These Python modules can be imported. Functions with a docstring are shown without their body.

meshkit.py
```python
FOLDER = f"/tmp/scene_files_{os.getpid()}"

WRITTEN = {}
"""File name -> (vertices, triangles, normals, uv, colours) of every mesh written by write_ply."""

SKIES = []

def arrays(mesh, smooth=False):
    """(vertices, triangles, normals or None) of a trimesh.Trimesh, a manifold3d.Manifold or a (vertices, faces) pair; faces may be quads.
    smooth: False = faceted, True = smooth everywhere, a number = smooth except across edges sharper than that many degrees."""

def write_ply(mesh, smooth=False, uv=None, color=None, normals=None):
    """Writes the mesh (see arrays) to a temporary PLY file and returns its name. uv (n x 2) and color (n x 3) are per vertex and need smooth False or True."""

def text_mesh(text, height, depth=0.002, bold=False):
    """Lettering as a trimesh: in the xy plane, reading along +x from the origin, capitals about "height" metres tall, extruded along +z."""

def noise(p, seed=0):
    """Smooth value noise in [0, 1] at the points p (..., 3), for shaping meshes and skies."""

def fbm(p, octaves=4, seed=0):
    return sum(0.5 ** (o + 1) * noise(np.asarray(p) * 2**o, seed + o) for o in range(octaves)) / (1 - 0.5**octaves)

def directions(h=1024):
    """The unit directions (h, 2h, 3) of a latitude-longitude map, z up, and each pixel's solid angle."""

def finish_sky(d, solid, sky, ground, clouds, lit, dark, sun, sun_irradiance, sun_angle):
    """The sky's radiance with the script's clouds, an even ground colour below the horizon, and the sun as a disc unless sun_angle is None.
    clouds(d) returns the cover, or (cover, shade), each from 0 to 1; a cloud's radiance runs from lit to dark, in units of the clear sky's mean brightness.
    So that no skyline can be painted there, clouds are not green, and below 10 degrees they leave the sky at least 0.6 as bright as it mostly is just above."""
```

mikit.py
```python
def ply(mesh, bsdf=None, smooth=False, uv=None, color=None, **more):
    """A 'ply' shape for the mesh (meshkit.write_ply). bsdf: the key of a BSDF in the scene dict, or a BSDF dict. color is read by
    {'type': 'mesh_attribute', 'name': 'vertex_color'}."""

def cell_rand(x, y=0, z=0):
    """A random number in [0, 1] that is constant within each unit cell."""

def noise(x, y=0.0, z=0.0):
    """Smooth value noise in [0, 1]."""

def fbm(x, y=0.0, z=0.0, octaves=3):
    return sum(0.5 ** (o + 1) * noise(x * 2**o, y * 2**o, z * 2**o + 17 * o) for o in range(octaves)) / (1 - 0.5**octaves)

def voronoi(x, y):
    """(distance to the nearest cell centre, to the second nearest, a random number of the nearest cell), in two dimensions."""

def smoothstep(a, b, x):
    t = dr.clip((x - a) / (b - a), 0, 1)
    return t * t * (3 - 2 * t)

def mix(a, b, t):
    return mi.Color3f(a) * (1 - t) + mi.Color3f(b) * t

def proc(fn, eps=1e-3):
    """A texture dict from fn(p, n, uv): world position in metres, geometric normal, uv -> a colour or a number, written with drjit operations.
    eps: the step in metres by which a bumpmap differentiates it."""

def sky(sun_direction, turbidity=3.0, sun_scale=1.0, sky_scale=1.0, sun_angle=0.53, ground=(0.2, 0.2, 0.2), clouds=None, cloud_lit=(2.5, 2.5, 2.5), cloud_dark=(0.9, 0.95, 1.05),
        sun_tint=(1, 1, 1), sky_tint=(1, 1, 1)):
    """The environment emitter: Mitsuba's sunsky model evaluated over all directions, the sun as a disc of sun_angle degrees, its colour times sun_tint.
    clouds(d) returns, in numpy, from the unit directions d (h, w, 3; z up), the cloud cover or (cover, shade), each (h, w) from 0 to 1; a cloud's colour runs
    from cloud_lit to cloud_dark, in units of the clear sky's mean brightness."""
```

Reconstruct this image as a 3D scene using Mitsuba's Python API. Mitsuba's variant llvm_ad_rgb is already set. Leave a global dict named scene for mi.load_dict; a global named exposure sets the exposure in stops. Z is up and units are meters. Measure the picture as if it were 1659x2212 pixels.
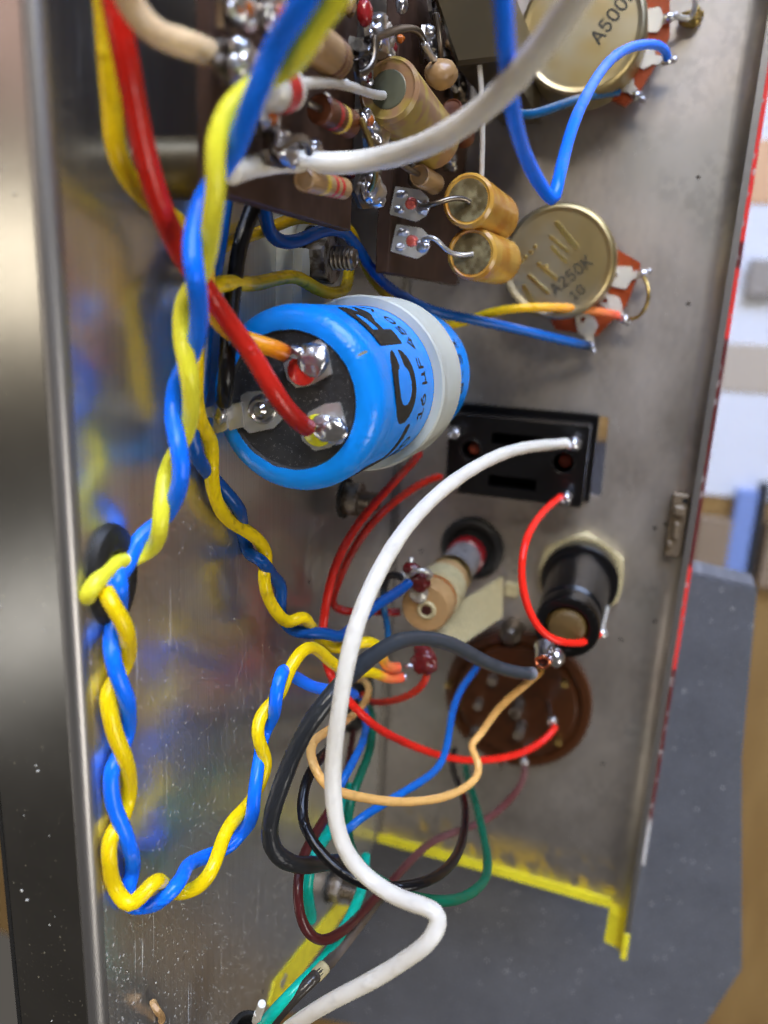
import math, numpy as np, trimesh, mitsuba as mi, drjit as dr
import mikit, meshkit
from mikit import proc, noise, fbm, voronoi, cell_rand, smoothstep, mix
from scipy.interpolate import CubicSpline
import shapely.geometry as sg
from shapely import affinity

scene, labels = {}, {}
T4 = mi.ScalarTransform4f

# ------------------------------------------------------------------ camera, light, exposure
# world: x across the open chassis (right), y along it (away from the viewer), z up towards the viewer; millimetres in this file, written out in metres
H = 183.0                                   # height of the lens above the panel
ROT = np.array([[0.94642006, 0.12631417, -0.29721003], [0.047204, -0.96455596, -0.25962201], [-0.31946965, 0.23168198, -0.91883764]])
FOC = 1661.0
EYE = np.array([0, 0, H])
fwd, upv = ROT @ [0, 0, 1.0], ROT @ [0, -1.0, 0]
scene['camera'] = {'type': 'thinlens', 'fov': math.degrees(2 * math.atan(829.5 / FOC)), 'fov_axis': 'x', 'aperture_radius': 0.00094, 'focus_distance': 0.114,
                   'near_clip': 0.005, 'far_clip': 30.0,
                   'to_world': T4().look_at(origin=(EYE / 1000).tolist(), target=(EYE / 1000 + fwd).tolist(), up=upv.tolist())}
exposure = 0.14


def lamp(name, pos, aim, w, h, rgb, label):
    pos, aim = np.array(pos, float), np.array(aim, float)
    up = [0, 0, 1] if abs((aim - pos)[2]) < 0.95 * np.linalg.norm(aim - pos) else [0, 1, 0]
    scene[name] = {'type': 'rectangle', 'to_world': T4().look_at(origin=pos.tolist(), target=aim.tolist(), up=up) @ T4().scale([w / 2, h / 2, 1]),
                   'emitter': {'type': 'area', 'radiance': {'type': 'rgb', 'value': list(rgb)}}, 'bsdf': {'type': 'diffuse', 'reflectance': {'type': 'rgb', 'value': 0.6}}}
    labels[name] = {'label': label, 'category': 'lamp'}


scene['room_light'] = {'type': 'constant', 'radiance': {'type': 'rgb', 'value': [0.088, 0.080, 0.071]}}
lamp('ceiling_lamp', (0.25, 1.12, 1.35), (0, 0, 0), 0.55, 0.30, (24, 22, 19), 'warm white ceiling lamp panel far above the bench, out of view')
lamp('bench_lamp', (0.85, -0.48, 0.50), (0, 0, 0.08), 0.45, 0.35, (7.0, 6.6, 6.0), 'white bench lamp to the lower right, out of view')
lamp('wall_lamp', (-0.85, 0.035, 0.97), (0, 0, 0.1), 0.15, 0.16, (11, 9.8, 7.6), 'cream wall lamp to the left of the bench, out of view')
lamp('shelf_lamp', (-0.8, 0.36, 0.9), (0, 0, 0.1), 0.22, 0.42, (1.9, 1.2, 0.95), 'dim pink lamp on the far left behind the bench, out of view')
lamp('side_lamp', (-0.85, -0.5, 0.97), (0, 0, 0.1), 0.14, 0.2, (3.8, 3.7, 3.4), 'dim grey lamp on the near left of the bench, out of view')
lamp('window', (0.42, 1.15, 0.55), (0.05, -0.05, 0), 0.8, 0.7, (8.0, 10.0, 15.0), 'daylight window beyond the far end of the bench, out of view')


# ------------------------------------------------------------------ helpers
def P(u, v, z):
    """the point at height z (mm) that the photograph (1659 x 2212) shows at u, v"""
    r = ROT @ np.array([u - 829.5, v - 1106.0, FOC])
    return EYE + r * (z - H) / r[2]


def X(u, v, x):
    """the point in the plane x = const (mm) that the photograph shows at u, v"""
    r = ROT @ np.array([u - 829.5, v - 1106.0, FOC])
    return EYE + r * x / r[0]


def lin(c):
    c = np.array([int(c[i:i + 2], 16) for i in (1, 3, 5)]) / 255 if isinstance(c, str) else np.array(c, float)
    return np.where(c < 0.04045, c / 12.92, ((c + 0.055) / 1.055) ** 2.4)


def rgb(c):
    return {'type': 'rgb', 'value': [float(x) for x in lin(c)]}


def numbered(key):
    if not any(k == key or k.startswith(key + '__') for k in list(scene) + list(labels)):
        return key
    n = 1
    while any(k == f'{key}_{n:03d}' or k.startswith(f'{key}_{n:03d}__') for k in list(scene) + list(labels)):
        n += 1
    return f'{key}_{n:03d}'


def thing(name, label, cat, group=None):
    key = numbered(name)
    labels[key] = {'label': label, 'category': cat}
    if group:
        labels[key]['group'] = group
    return key


def obj(name, mesh, mat, parent=None, smooth=35, label=None, color=None, uv=None):
    key = numbered((parent + '__' if parent else '') + name)
    if isinstance(mesh, (list, tuple)) and not isinstance(mesh[0], np.ndarray):
        mesh = trimesh.util.concatenate(mesh)
    m = trimesh.Trimesh(np.asarray(mesh.vertices) / 1000.0, mesh.faces, process=False)
    scene[key] = mikit.ply(m, mat, True if (color is not None or uv is not None) else smooth, uv=uv, color=color)
    if label:
        labels[key] = {'label': label}
    return key


def one(name, mesh, mat, label, cat, group=None, smooth=35, color=None, uv=None):
    key = obj(name, mesh, mat, None, smooth, None, color, uv)
    labels[key] = {'label': label, 'category': cat}
    if group:
        labels[key]['group'] = group
    return key


def struct(name, mesh, mat, smooth=35):
    key = obj(name, mesh, mat, None, smooth)
    labels[key] = {'kind': 'structure'}
    return key


def frame(zaxis, xhint=(1, 0, 0)):
    z = np.array(zaxis, float) / np.linalg.norm(zaxis)
    x = np.array(xhint, float) - z * np.dot(xhint, z)
    if np.linalg.norm(x) < 1e-6:
        x = np.cross(z, [0, 1, 0])
    x /= np.linalg.norm(x)
    return np.stack([x, np.cross(z, x), z], 1)


def put(mesh, origin, zaxis=(0, 0, 1), xhint=(1, 0, 0)):
    m = mesh.copy()
    m.vertices = m.vertices @ frame(zaxis, xhint).T + np.array(origin)
    return m


def lathe(profile, n=48, arc=None):
    """profile: (radius, height) pairs, turned round the z axis; open at the axis unless a radius is 0"""
    p = np.array(profile, float)
    a = np.arange(n) / n * 2 * np.pi
    v = np.stack([p[:, None, 0] * np.cos(a), p[:, None, 0] * np.sin(a), np.broadcast_to(p[:, None, 1], (len(p), n))], -1).reshape(-1, 3)
    i, j = np.meshgrid(np.arange(len(p) - 1), np.arange(n), indexing='ij')
    q = np.stack([i * n + j, i * n + (j + 1) % n, (i + 1) * n + (j + 1) % n, (i + 1) * n + j], -1).reshape(-1, 4)
    f = np.vstack([q[:, [0, 1, 2]], q[:, [0, 2, 3]]])
    m = trimesh.Trimesh(v, f, process=False)
    m.merge_vertices()
    m.update_faces(m.nondegenerate_faces())
    return m


def arc(cx, cy, r, a0, a1, n=6):
    a = np.radians(np.linspace(a0, a1, n))
    return [(cx + r * math.cos(t), cy + r * math.sin(t)) for t in a]


def prism(poly, h, bevel=0.0, z0=0.0):
    if not isinstance(poly, sg.Polygon):
        poly = sg.Polygon(poly)
    if bevel <= 0:
        m = trimesh.creation.extrude_polygon(poly, h, engine='earcut')
    else:
        a = trimesh.creation.extrude_polygon(poly, h - bevel, engine='earcut')
        ext = np.array(poly.exterior.coords)[:-1]
        inner = poly.buffer(-bevel, join_style=2)
        ic = np.array(inner.exterior.coords)[:-1]
        top = trimesh.creation.extrude_polygon(inner, bevel, engine='earcut')
        top.apply_translation([0, 0, h - bevel])
        if len(ic) == len(ext) and not poly.interiors:
            k = np.argmin(((ic[:, None] - ext[None]) ** 2).sum(-1), 1)
            hull = trimesh.convex.convex_hull(np.vstack([np.c_[ext, np.zeros(len(ext))], np.c_[ext, np.full(len(ext), h - bevel)], np.c_[ic, np.full(len(ic), h)]])) if poly.convex_hull.area < poly.area * 1.0001 else None
            if hull is not None:
                hull.apply_translation([0, 0, z0])
                return hull
        m = trimesh.util.concatenate([a, top])
    m.apply_translation([0, 0, z0])
    return m


def box(x0, x1, y0, y1, z0, z1, b=0.25):
    pts = []
    for sx, sy, sz in np.ndindex(2, 2, 2):
        c = np.array([(x0, x1)[sx], (y0, y1)[sy], (z0, z1)[sz]], float)
        d = np.array([1 - 2 * sx, 1 - 2 * sy, 1 - 2 * sz]) * b
        for k in range(3):
            q = c + d
            q[k] = c[k]
            pts.append(q)
    return trimesh.convex.convex_hull(np.array(pts))


def hexnut(r, h, hole=0.0):
    """r across corners / 2, chamfered top"""
    m = trimesh.convex.convex_hull(np.vstack([[(r * math.cos(a), r * math.sin(a), z) for z in (0, h * 0.86) for a in np.arange(6) * np.pi / 3],
                                              [(r * 0.93 * math.cos(a), r * 0.93 * math.sin(a), h) for a in np.arange(36) * np.pi / 18]]))
    return m


def blob(center, r, seed=0, rough=0.25, sub=3):
    m = trimesh.creation.icosphere(subdivisions=sub)
    v = np.array(m.vertices)
    k = 1 + rough * (meshkit.fbm(v * 1.6 + 7.3 * seed + 20, 3, seed) - 0.5) * 2
    m.vertices = v * k[:, None] * np.broadcast_to(r, (3,)) + np.array(center)
    return m


def path(pts, step=0.7):
    p = np.array(pts, float)
    d = np.r_[0, np.cumsum(np.linalg.norm(np.diff(p, axis=0), axis=1) ** 0.75)]
    c = CubicSpline(d, p)
    t = np.linspace(0, d[-1], 40 * len(p))
    q = c(t)
    s = np.r_[0, np.cumsum(np.linalg.norm(np.diff(q, axis=0), axis=1))]
    n = max(6, int(s[-1] / step))
    si = np.linspace(0, s[-1], n)
    return np.stack([np.interp(si, s, q[:, k]) for k in range(3)], 1)


def tube(pts, r, sides=14, step=0.7, cap=True, wob=0.0, seed=0):
    """(mesh, how far along each vertex lies, 0 to 1) of a round wire through the points"""
    q = path(pts, step) if len(pts) > 2 else np.linspace(pts[0], pts[1], 12)
    t = np.gradient(q, axis=0)
    t /= np.linalg.norm(t, axis=1, keepdims=True)
    a = np.cross(t[0], [0.3, 0.2, 0.9])
    a /= np.linalg.norm(a)
    A = [a]
    for k in range(1, len(q)):
        a = A[-1] - t[k] * np.dot(A[-1], t[k])
        A.append(a / np.linalg.norm(a))
    A = np.array(A)
    B = np.cross(t, A)
    rad = np.full(len(q), float(r))
    if wob:
        rad *= 1 + wob * (meshkit.fbm(np.c_[np.arange(len(q)) * step / 3.0, np.zeros(len(q)), np.full(len(q), seed)], 2, seed) - 0.5) * 2
    s = np.linspace(0, 1, len(q))
    if cap:
        e = [0.35, 0.75, 0.95]
        q = np.vstack([[q[0] - t[0] * r * 0.28] * 1, [q[0] - t[0] * r * 0.25], [q[0] - t[0] * r * 0.12], q, [q[-1] + t[-1] * r * 0.12], [q[-1] + t[-1] * r * 0.25], [q[-1] + t[-1] * r * 0.28]])
        rad = np.r_[0.001, rad[0] * 0.72, rad[0] * 0.93, rad, rad[-1] * 0.93, rad[-1] * 0.72, 0.001]
        A, B = np.vstack([A[[0, 0, 0]], A, A[[-1] * 3]]), np.vstack([B[[0, 0, 0]], B, B[[-1] * 3]])
        s = np.r_[0, 0, 0, s, 1, 1, 1]
    ang = np.arange(sides) * 2 * np.pi / sides
    v = q[:, None] + rad[:, None, None] * (np.cos(ang)[None, :, None] * A[:, None] + np.sin(ang)[None, :, None] * B[:, None])
    i, j = np.meshgrid(np.arange(len(q) - 1), np.arange(sides), indexing='ij')
    f4 = np.stack([i * sides + j, i * sides + (j + 1) % sides, (i + 1) * sides + (j + 1) % sides, (i + 1) * sides + j], -1).reshape(-1, 4)
    f = np.vstack([f4[:, [0, 1, 2]], f4[:, [0, 2, 3]]])
    return trimesh.Trimesh(v.reshape(-1, 3), f, process=False), np.repeat(s, sides)


def rod(a, b, r, n=20):
    m = lathe([(0, 0), (r * .85, 0), (r, r * .12), (r, np.linalg.norm(np.subtract(b, a)) - r * .12), (r * .85, np.linalg.norm(np.subtract(b, a))), (0, np.linalg.norm(np.subtract(b, a)))], n)
    return put(m, a, np.subtract(b, a))


def slab(corners, th):
    """a bent sheet through a strip of point pairs"""
    a = np.array([c[0] for c in corners], float)
    b = np.array([c[1] for c in corners], float)
    n = len(a)
    nv = np.cross(np.gradient(a + b, axis=0), b - a)
    nv = nv / np.linalg.norm(nv, axis=1, keepdims=True) * th
    v = np.vstack([a, b, a + nv, b + nv])
    f = []
    for i in range(n - 1):
        A, B, C, D = i, i + 1, n + i + 1, n + i
        f += [[A, C, B], [A, D, C], [A + 2 * n, B + 2 * n, C + 2 * n], [A + 2 * n, C + 2 * n, D + 2 * n], [A, B, B + 2 * n], [A, B + 2 * n, A + 2 * n], [D, C + 2 * n, C], [D, D + 2 * n, C + 2 * n]]
    for i in (0, n - 1):
        f += [[i, i + 2 * n, n + i + 2 * n], [i, n + i + 2 * n, n + i]]
    m = trimesh.Trimesh(v, f, process=False)
    m.fix_normals()
    return m


def torus(R, r, n=40, k=12):
    a = np.linspace(0, 2 * np.pi, k + 1)
    return lathe([(R + r * math.cos(t), r * math.sin(t)) for t in a], n)


# ------------------------------------------------------------------ materials
def mat(name, d):
    scene[name] = d
    return name


def prin(color, rough=0.4, metal=0.0, **kw):
    d = {'type': 'principled', 'base_color': color if isinstance(color, dict) else rgb(color), 'roughness': rough if isinstance(rough, dict) else float(rough), 'metallic': float(metal), **kw}
    return {'type': 'twosided', 'bsdf': d}


def plain(name, color, rough=0.4, metal=0.0, **kw):
    return mat(name, prin(color, rough, metal, **kw))


MM = 1000.0


def wall_color(p, n, uv):
    x, y, z = p.x * MM, p.y * MM, p.z * MM
    s = x + z                                                     # along the depth of the sheet
    g = 0.92 + 0.24 * (fbm(y * 0.05, s * 0.06, 3.0) - 0.5) + 0.16 * (noise(y * 0.05, s * 7.0, 1.0) - 0.5)
    return mi.Color3f(0.70, 0.69, 0.665) * g


def wall_rough(p, n, uv):
    y, s = p.y * MM, (p.x + p.z) * MM
    return 0.18 + 0.10 * fbm(y * 0.07 + 9, s * 0.09, 2.0) + 0.07 * noise(y * 0.1, s * 6.0, 8.0)


def wall_dust(p, n, uv):
    """dust grains and fine scratches along the sheet, thickest towards the lower end"""
    x, y, z = p.x * MM, p.y * MM, p.z * MM
    s = x + z
    low = smoothstep(-5.0, -85.0, y)
    d1, _, r1 = voronoi(y * 0.75 + .3 * noise(y, s, 0.0), s * 0.75)
    a = smoothstep(0.36 * (r1 - 0.35), 0.03, d1) * smoothstep(0.5, 0.75, r1) * smoothstep(0.35, 0.62, fbm(y * 0.06, s * 0.06 + 4, 2.0) + 0.25 * low)
    d3, _, r3 = voronoi(y * 2.1, s * 2.1)
    b = smoothstep(0.50 * (r3 - 0.4), 0.0, d3) * smoothstep(0.55, 0.75, r3) * smoothstep(0.30, 0.62, noise(y * 0.08, s * 0.10, 7.0) + 0.3 * low) * 0.8
    t = s + 0.05 * y + 0.8 * noise(y * 0.03, s * .3, 5.0)
    c = smoothstep(0.86, 0.97, noise(y * 0.045 + 5, t * 2.6, 4.0)) * 0.75 * smoothstep(.3, .6, noise(y * .3, t * 2.0, 9.0))
    return dr.clip(dr.maximum(dr.maximum(a, b), c) * (0.40 + 0.60 * low) + 0.012 + 0.03 * low, 0, 0.9)


def wall_spots(p, n, uv):
    x, y, z = p.x * MM, p.y * MM, p.z * MM
    s = x + z
    d2, _, r2 = voronoi(y * 0.13 + 31.3, s * 0.13 + 7.4)
    return smoothstep(0.07, 0.045, d2 + .05 * (fbm(y * 3, s * 3, 0.0) - .5)) * smoothstep(0.94, 0.945, r2)


def panel_color(p, n, uv):
    x, y = p.x * MM, p.y * MM
    g = 0.84 + 0.5 * (fbm(x * 0.06, y * 0.045, 2.0) - 0.5) + 0.12 * (fbm(x * 0.9, y * 0.5, 5.0) - 0.5)
    c = mi.Color3f(0.60, 0.545, 0.49) * g
    c = mix(c, mi.Color3f(0.50, 0.475, 0.43), smoothstep(0.45, 0.7, fbm(x * 0.05 + 4, y * 0.03, 7.0)))
    c = c * (1.0 - 0.13 * smoothstep(.4, .8, fbm(x * 0.11 + 2, y * 0.11 + 8, 3.0)) * smoothstep(.3, .7, fbm(x * .7, y * .6, 9.0)))
    d2, _, r2 = voronoi(x * 0.12 + 3, y * 0.12 + 11)
    c = mix(c, mi.Color3f(0.06, 0.05, 0.04), smoothstep(0.06, 0.035, d2) * smoothstep(0.90, 0.91, r2))
    scr = noise(x * 3.2 + y * 1.3, y * 0.28 - x * .1, 4.0)
    return mix(c, mi.Color3f(0.70, 0.67, 0.62), smoothstep(0.93, 0.98, scr) * smoothstep(0.5, 0.7, noise(x * 0.09, y * 0.09, 13.0)) * 0.6)


def panel_rough(p, n, uv):
    x, y = p.x * MM, p.y * MM
    return 0.44 + 0.14 * fbm(x * 0.12, y * 0.09, 6.0)


mat('wall_metal', {'type': 'blendbsdf', 'weight': proc(wall_spots), 'a': {'type': 'blendbsdf', 'weight': proc(wall_dust),
    'a': {'type': 'blendbsdf', 'weight': 0.25, 'a': prin(proc(wall_color), proc(wall_rough), 1.0), 'b': prin(proc(wall_color), 0.5, 1.0)}, 'b': prin((0.80, 0.79, 0.76), 0.7)}, 'b': prin((0.09, 0.06, 0.04), 0.6)})
PA, PB = P(816, 1811, 0), P(1319, 1954, 0)


def paint_mask(p, n, uv):
    x, y = p.x * MM, p.y * MM
    d = y - (float(PA[1]) + (x - float(PA[0])) * float((PB[1] - PA[1]) / (PB[0] - PA[0])))
    amp = smoothstep(.25, .75, noise(x * 0.11 + 2, 1.0, 0.0))
    a = smoothstep(3.4, 0.6, d + 2.2 * (noise(x * 0.33, d * .1, 0.0) - 0.5) + 2.0 * (fbm(x * 0.9, d * .35, 0.0) - 0.5))
    b = smoothstep(0.52, 0.70, fbm(x * 0.30 + 3 + .1 * d, d * 0.22 + 5, 3.0) + .08 * amp) * smoothstep(15.0, 6.0, d) * 0.9 * (0.4 + .6 * fbm(x * 1.7, d * 1.1, 4.0))
    f = smoothstep(8.5, 1.0, d) * 0.42 * smoothstep(.25, .6, fbm(x * .25, d * .2, 8.0))
    return dr.clip(dr.maximum(a * 0.95, b + f), 0, 0.97)


mat('panel_metal', {'type': 'blendbsdf', 'weight': proc(paint_mask), 'a': prin(proc(panel_color), proc(panel_rough), 1.0), 'b': prin(proc(lambda p, n, uv: mix(mi.Color3f(0.70, 0.56, 0.012), mi.Color3f(0.40, 0.26, 0.03), smoothstep(1.5, 6.0, p.y * MM - (float(PA[1]) + (p.x * MM - float(PA[0])) * float((PB[1] - PA[1]) / (PB[0] - PA[0])))))), 0.4)})


def flange_color(p, n, uv):
    x, y = p.x * MM, p.y * MM
    return mi.Color3f(0.27, 0.262, 0.25) * (0.9 + 0.3 * (fbm(x * 0.1, y * 0.1, 1.0) - 0.5))


def flange_dust(p, n, uv):
    x, y = p.x * MM, p.y * MM
    d1, _, r1 = voronoi(x * 0.45 + 2, y * 0.33)
    d2, _, r2 = voronoi(x * 1.3 + 9, y * 1.1)
    k = smoothstep(.42, .62, noise(x * .12, y * .07, 3.0))
    return dr.maximum(smoothstep(0.20 * (r1 - .6), 0.0, d1) * smoothstep(0.72, 0.85, r1), smoothstep(0.25 * (r2 - .5), 0, d2) * smoothstep(.7, .85, r2) * k) * 0.6


mat('flange_metal', {'type': 'blendbsdf', 'weight': proc(flange_dust), 'a': prin(proc(flange_color), 0.25, 1.0), 'b': prin((0.72, 0.68, 0.56), 0.7)})
plain('edge_metal', (0.66, 0.65, 0.64), 0.40, 0.95)
mat('solder', prin((0.84, 0.84, 0.86), proc(lambda p, n, uv: 0.14 + 0.26 * fbm(p.x * 700, p.y * 700, p.z * 700)), 1.0))
plain('dull_tin', (0.80, 0.79, 0.76), 0.36, 0.75)
plain('steel', (0.50, 0.46, 0.41), 0.34, 1.0)
plain('rivet_metal', (0.78, 0.77, 0.76), 0.2, 1.0)


def grimy(p, n, uv):
    q = p * MM
    return mix(mi.Color3f(0.36, 0.32, 0.27), mi.Color3f(0.12, 0.09, 0.06), smoothstep(0.4, 0.65, fbm(q.x * 0.8, q.y * 0.8, q.z * 0.8)))


mat('grimy_steel', prin(proc(grimy), 0.42, 0.85))
mat('pot_gold', prin(proc(lambda p, n, uv: mix(mi.Color3f(0.47, 0.36, 0.16), mi.Color3f(0.50, 0.45, 0.32), smoothstep(0.35, 0.65, fbm(p.x * 90, p.y * 90, p.z * 90)))), 0.42, 1.0))
plain('bright_gold', (0.93, 0.84, 0.55), 0.2, 1.0)
plain('tag_silver', (0.80, 0.78, 0.73), 0.45, 0.25, specular=0.5)
plain('phenolic', '#8f3a14', 0.38)
plain('phenolic_dark', '#3f200b', 0.25)
plain('ink', '#1d1a14', 0.6)
plain('copper', (0.85, 0.50, 0.36), 0.2, 1.0)
plain('copper_dark', '#3a130a', 0.5)
plain('brass', (0.70, 0.60, 0.35), 0.3, 1.0)
plain('black_plastic', '#0c0b0b', 0.24, specular=0.4)
plain('black_rubber', '#171614', 0.55)
plain('black_pit', '#070606', 0.8)
plain('flux_red', '#8c0f12', 0.12, 0.0, clearcoat=1.0, specular=0.6)
plain('flux_amber', '#a85408', 0.12, 0.0, clearcoat=1.0)
plain('lacquer_pink', '#d8604e', 0.14, 0.0, clearcoat=1.0)
plain('lacquer_red', '#e23024', 0.12, 0.0, clearcoat=1.0)
plain('lacquer_yellow', '#d8d41c', 0.15, 0.0, clearcoat=1.0)
plain('rust_brown', '#7c2e10', 0.6)
plain('tan_fibre', '#a98455', 0.5)
plain('brown_fibre', '#57431f', 0.5)
mat('cream_metal', prin(proc(lambda p, n, uv: mi.Color3f(0.46, 0.385, 0.20) * (0.75 + 0.5 * fbm(p.x * 1800, p.y * 1800, p.z * 1800))), 0.5, 0.15))
plain('nylon', '#b9bbae', 0.42, 0.0, specular=0.5)
plain('red_paint', '#d23a3a', 0.4)
plain('bulb_glass', '#8d8782', 0.08, 0.35, clearcoat=1.0)
plain('bulb_red', '#7a0c12', 0.2, 0.0, clearcoat=0.6)
plain('dark_glass', (0.16, 0.15, 0.15), 0.12, 0.9)
plain('dark_lacquer_red', '#5c0a0c', 0.14, 0.0, clearcoat=1.0)


def sleeve(p, n, uv):
    q = p * MM
    d, _, r = voronoi(q.x * .25 + q.z * .2, q.y * .25 + q.z * .13)
    c = mi.Color3f(*[float(x) for x in lin('#0a8cf0')]) * (0.95 + 0.12 * (fbm(q.x * .3, q.y * .3, q.z * .3) - .5))
    return mix(c, mi.Color3f(0.25, 0.22, 0.05), smoothstep(0.05, 0.03, d) * smoothstep(0.9, 0.92, r))


mat('blue_sleeve', {'type': 'twosided', 'bsdf': {'type': 'bumpmap', 'arbitrary': proc(lambda p, n, uv: fbm(p.x * 500, p.y * 500, p.z * 180) + .35 * noise(p.x * 2600, p.y * 2600, p.z * 2600), 1e-4), 'scale': 0.00011,
                                                 'bsdf': {'type': 'principled', 'base_color': proc(sleeve), 'roughness': 0.26, 'specular': 0.45}}})


def end_disc(p, n, uv):
    q = p * MM
    c = mi.Color3f(0.013, 0.0125, 0.012) * (0.7 + 0.9 * fbm(q.x * 1.5, q.y * 1.5, q.z))
    sp = noise(q.x * 6, q.y * 6, 3.0)
    return mix(c, mi.Color3f(0.30, 0.29, 0.27), smoothstep(0.86, 0.95, sp) * 0.6)


mat('pitted_rubber', {'type': 'twosided', 'bsdf': {'type': 'bumpmap', 'arbitrary': proc(lambda p, n, uv: fbm(p.x * 2500, p.y * 2500, p.z * 2500), 1e-4), 'scale': 0.00018,
                                                   'bsdf': {'type': 'principled', 'base_color': proc(end_disc), 'roughness': 0.62}}})


def wire_rough(p, n, uv):
    q = p * MM
    return 0.17 + 0.20 * fbm(q.x * 0.9, q.y * 0.9, q.z * 0.9)


def wire_base(p, n, uv):
    return mi.Color3f(1, 1, 1)


scene['wire_plastic'] = {'type': 'twosided', 'bsdf': {'type': 'bumpmap', 'arbitrary': proc(lambda p, n, uv: fbm(p.x * 1500, p.y * 1500, p.z * 1500) + 1.5 * smoothstep(.72, .9, noise(p.x * 700, p.y * 700, p.z * 700)), 1e-4), 'scale': 0.00006,
                                                      'bsdf': {'type': 'principled', 'base_color': {'type': 'mesh_attribute', 'name': 'vertex_color'}, 'roughness': proc(wire_rough), 'specular': 0.36}}}


def amber(p, n, uv):
    q = p * MM
    return mix(mi.Color3f(0.42, 0.17, 0.016), mi.Color3f(0.50, 0.28, 0.045), smoothstep(0.35, 0.7, fbm(q.x * .22, q.y * .22, q.z * .15)))


mat('amber_film', prin(proc(amber), 0.22, 0.0, clearcoat=0.4))


def foil(p, n, uv):
    q = p * MM
    return mix(mi.Color3f(0.14, 0.10, 0.035), mi.Color3f(0.42, 0.36, 0.19), smoothstep(0.3, 0.75, fbm(q.x * .55, q.y * .55, q.z * .55)))


mat('foil_end', prin(proc(foil), 0.3, 0.55, clearcoat=0.6))


def brown_board(p, n, uv):
    q = p * MM
    return mix(mi.Color3f(0.030, 0.014, 0.008), mi.Color3f(0.060, 0.030, 0.018), fbm(q.x * .3, q.y * .3, q.z * .5))


mat('tag_board', prin(proc(brown_board), 0.55, 0.0, specular=0.25))
mat('olive_can', prin(proc(lambda p, n, uv: mix(mi.Color3f(0.07, 0.06, 0.04), mi.Color3f(0.15, 0.11, 0.055), fbm(p.x * 60, p.y * 40, p.z * 40))), 0.4, 0.8))


def waxed(p, n, uv):
    q = p * MM
    c = mix(mi.Color3f(0.33, 0.22, 0.045), mi.Color3f(0.28, 0.15, 0.07), smoothstep(0.4, 0.65, fbm(q.x * .35, q.y * .35, q.z * .35)))
    return c


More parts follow.
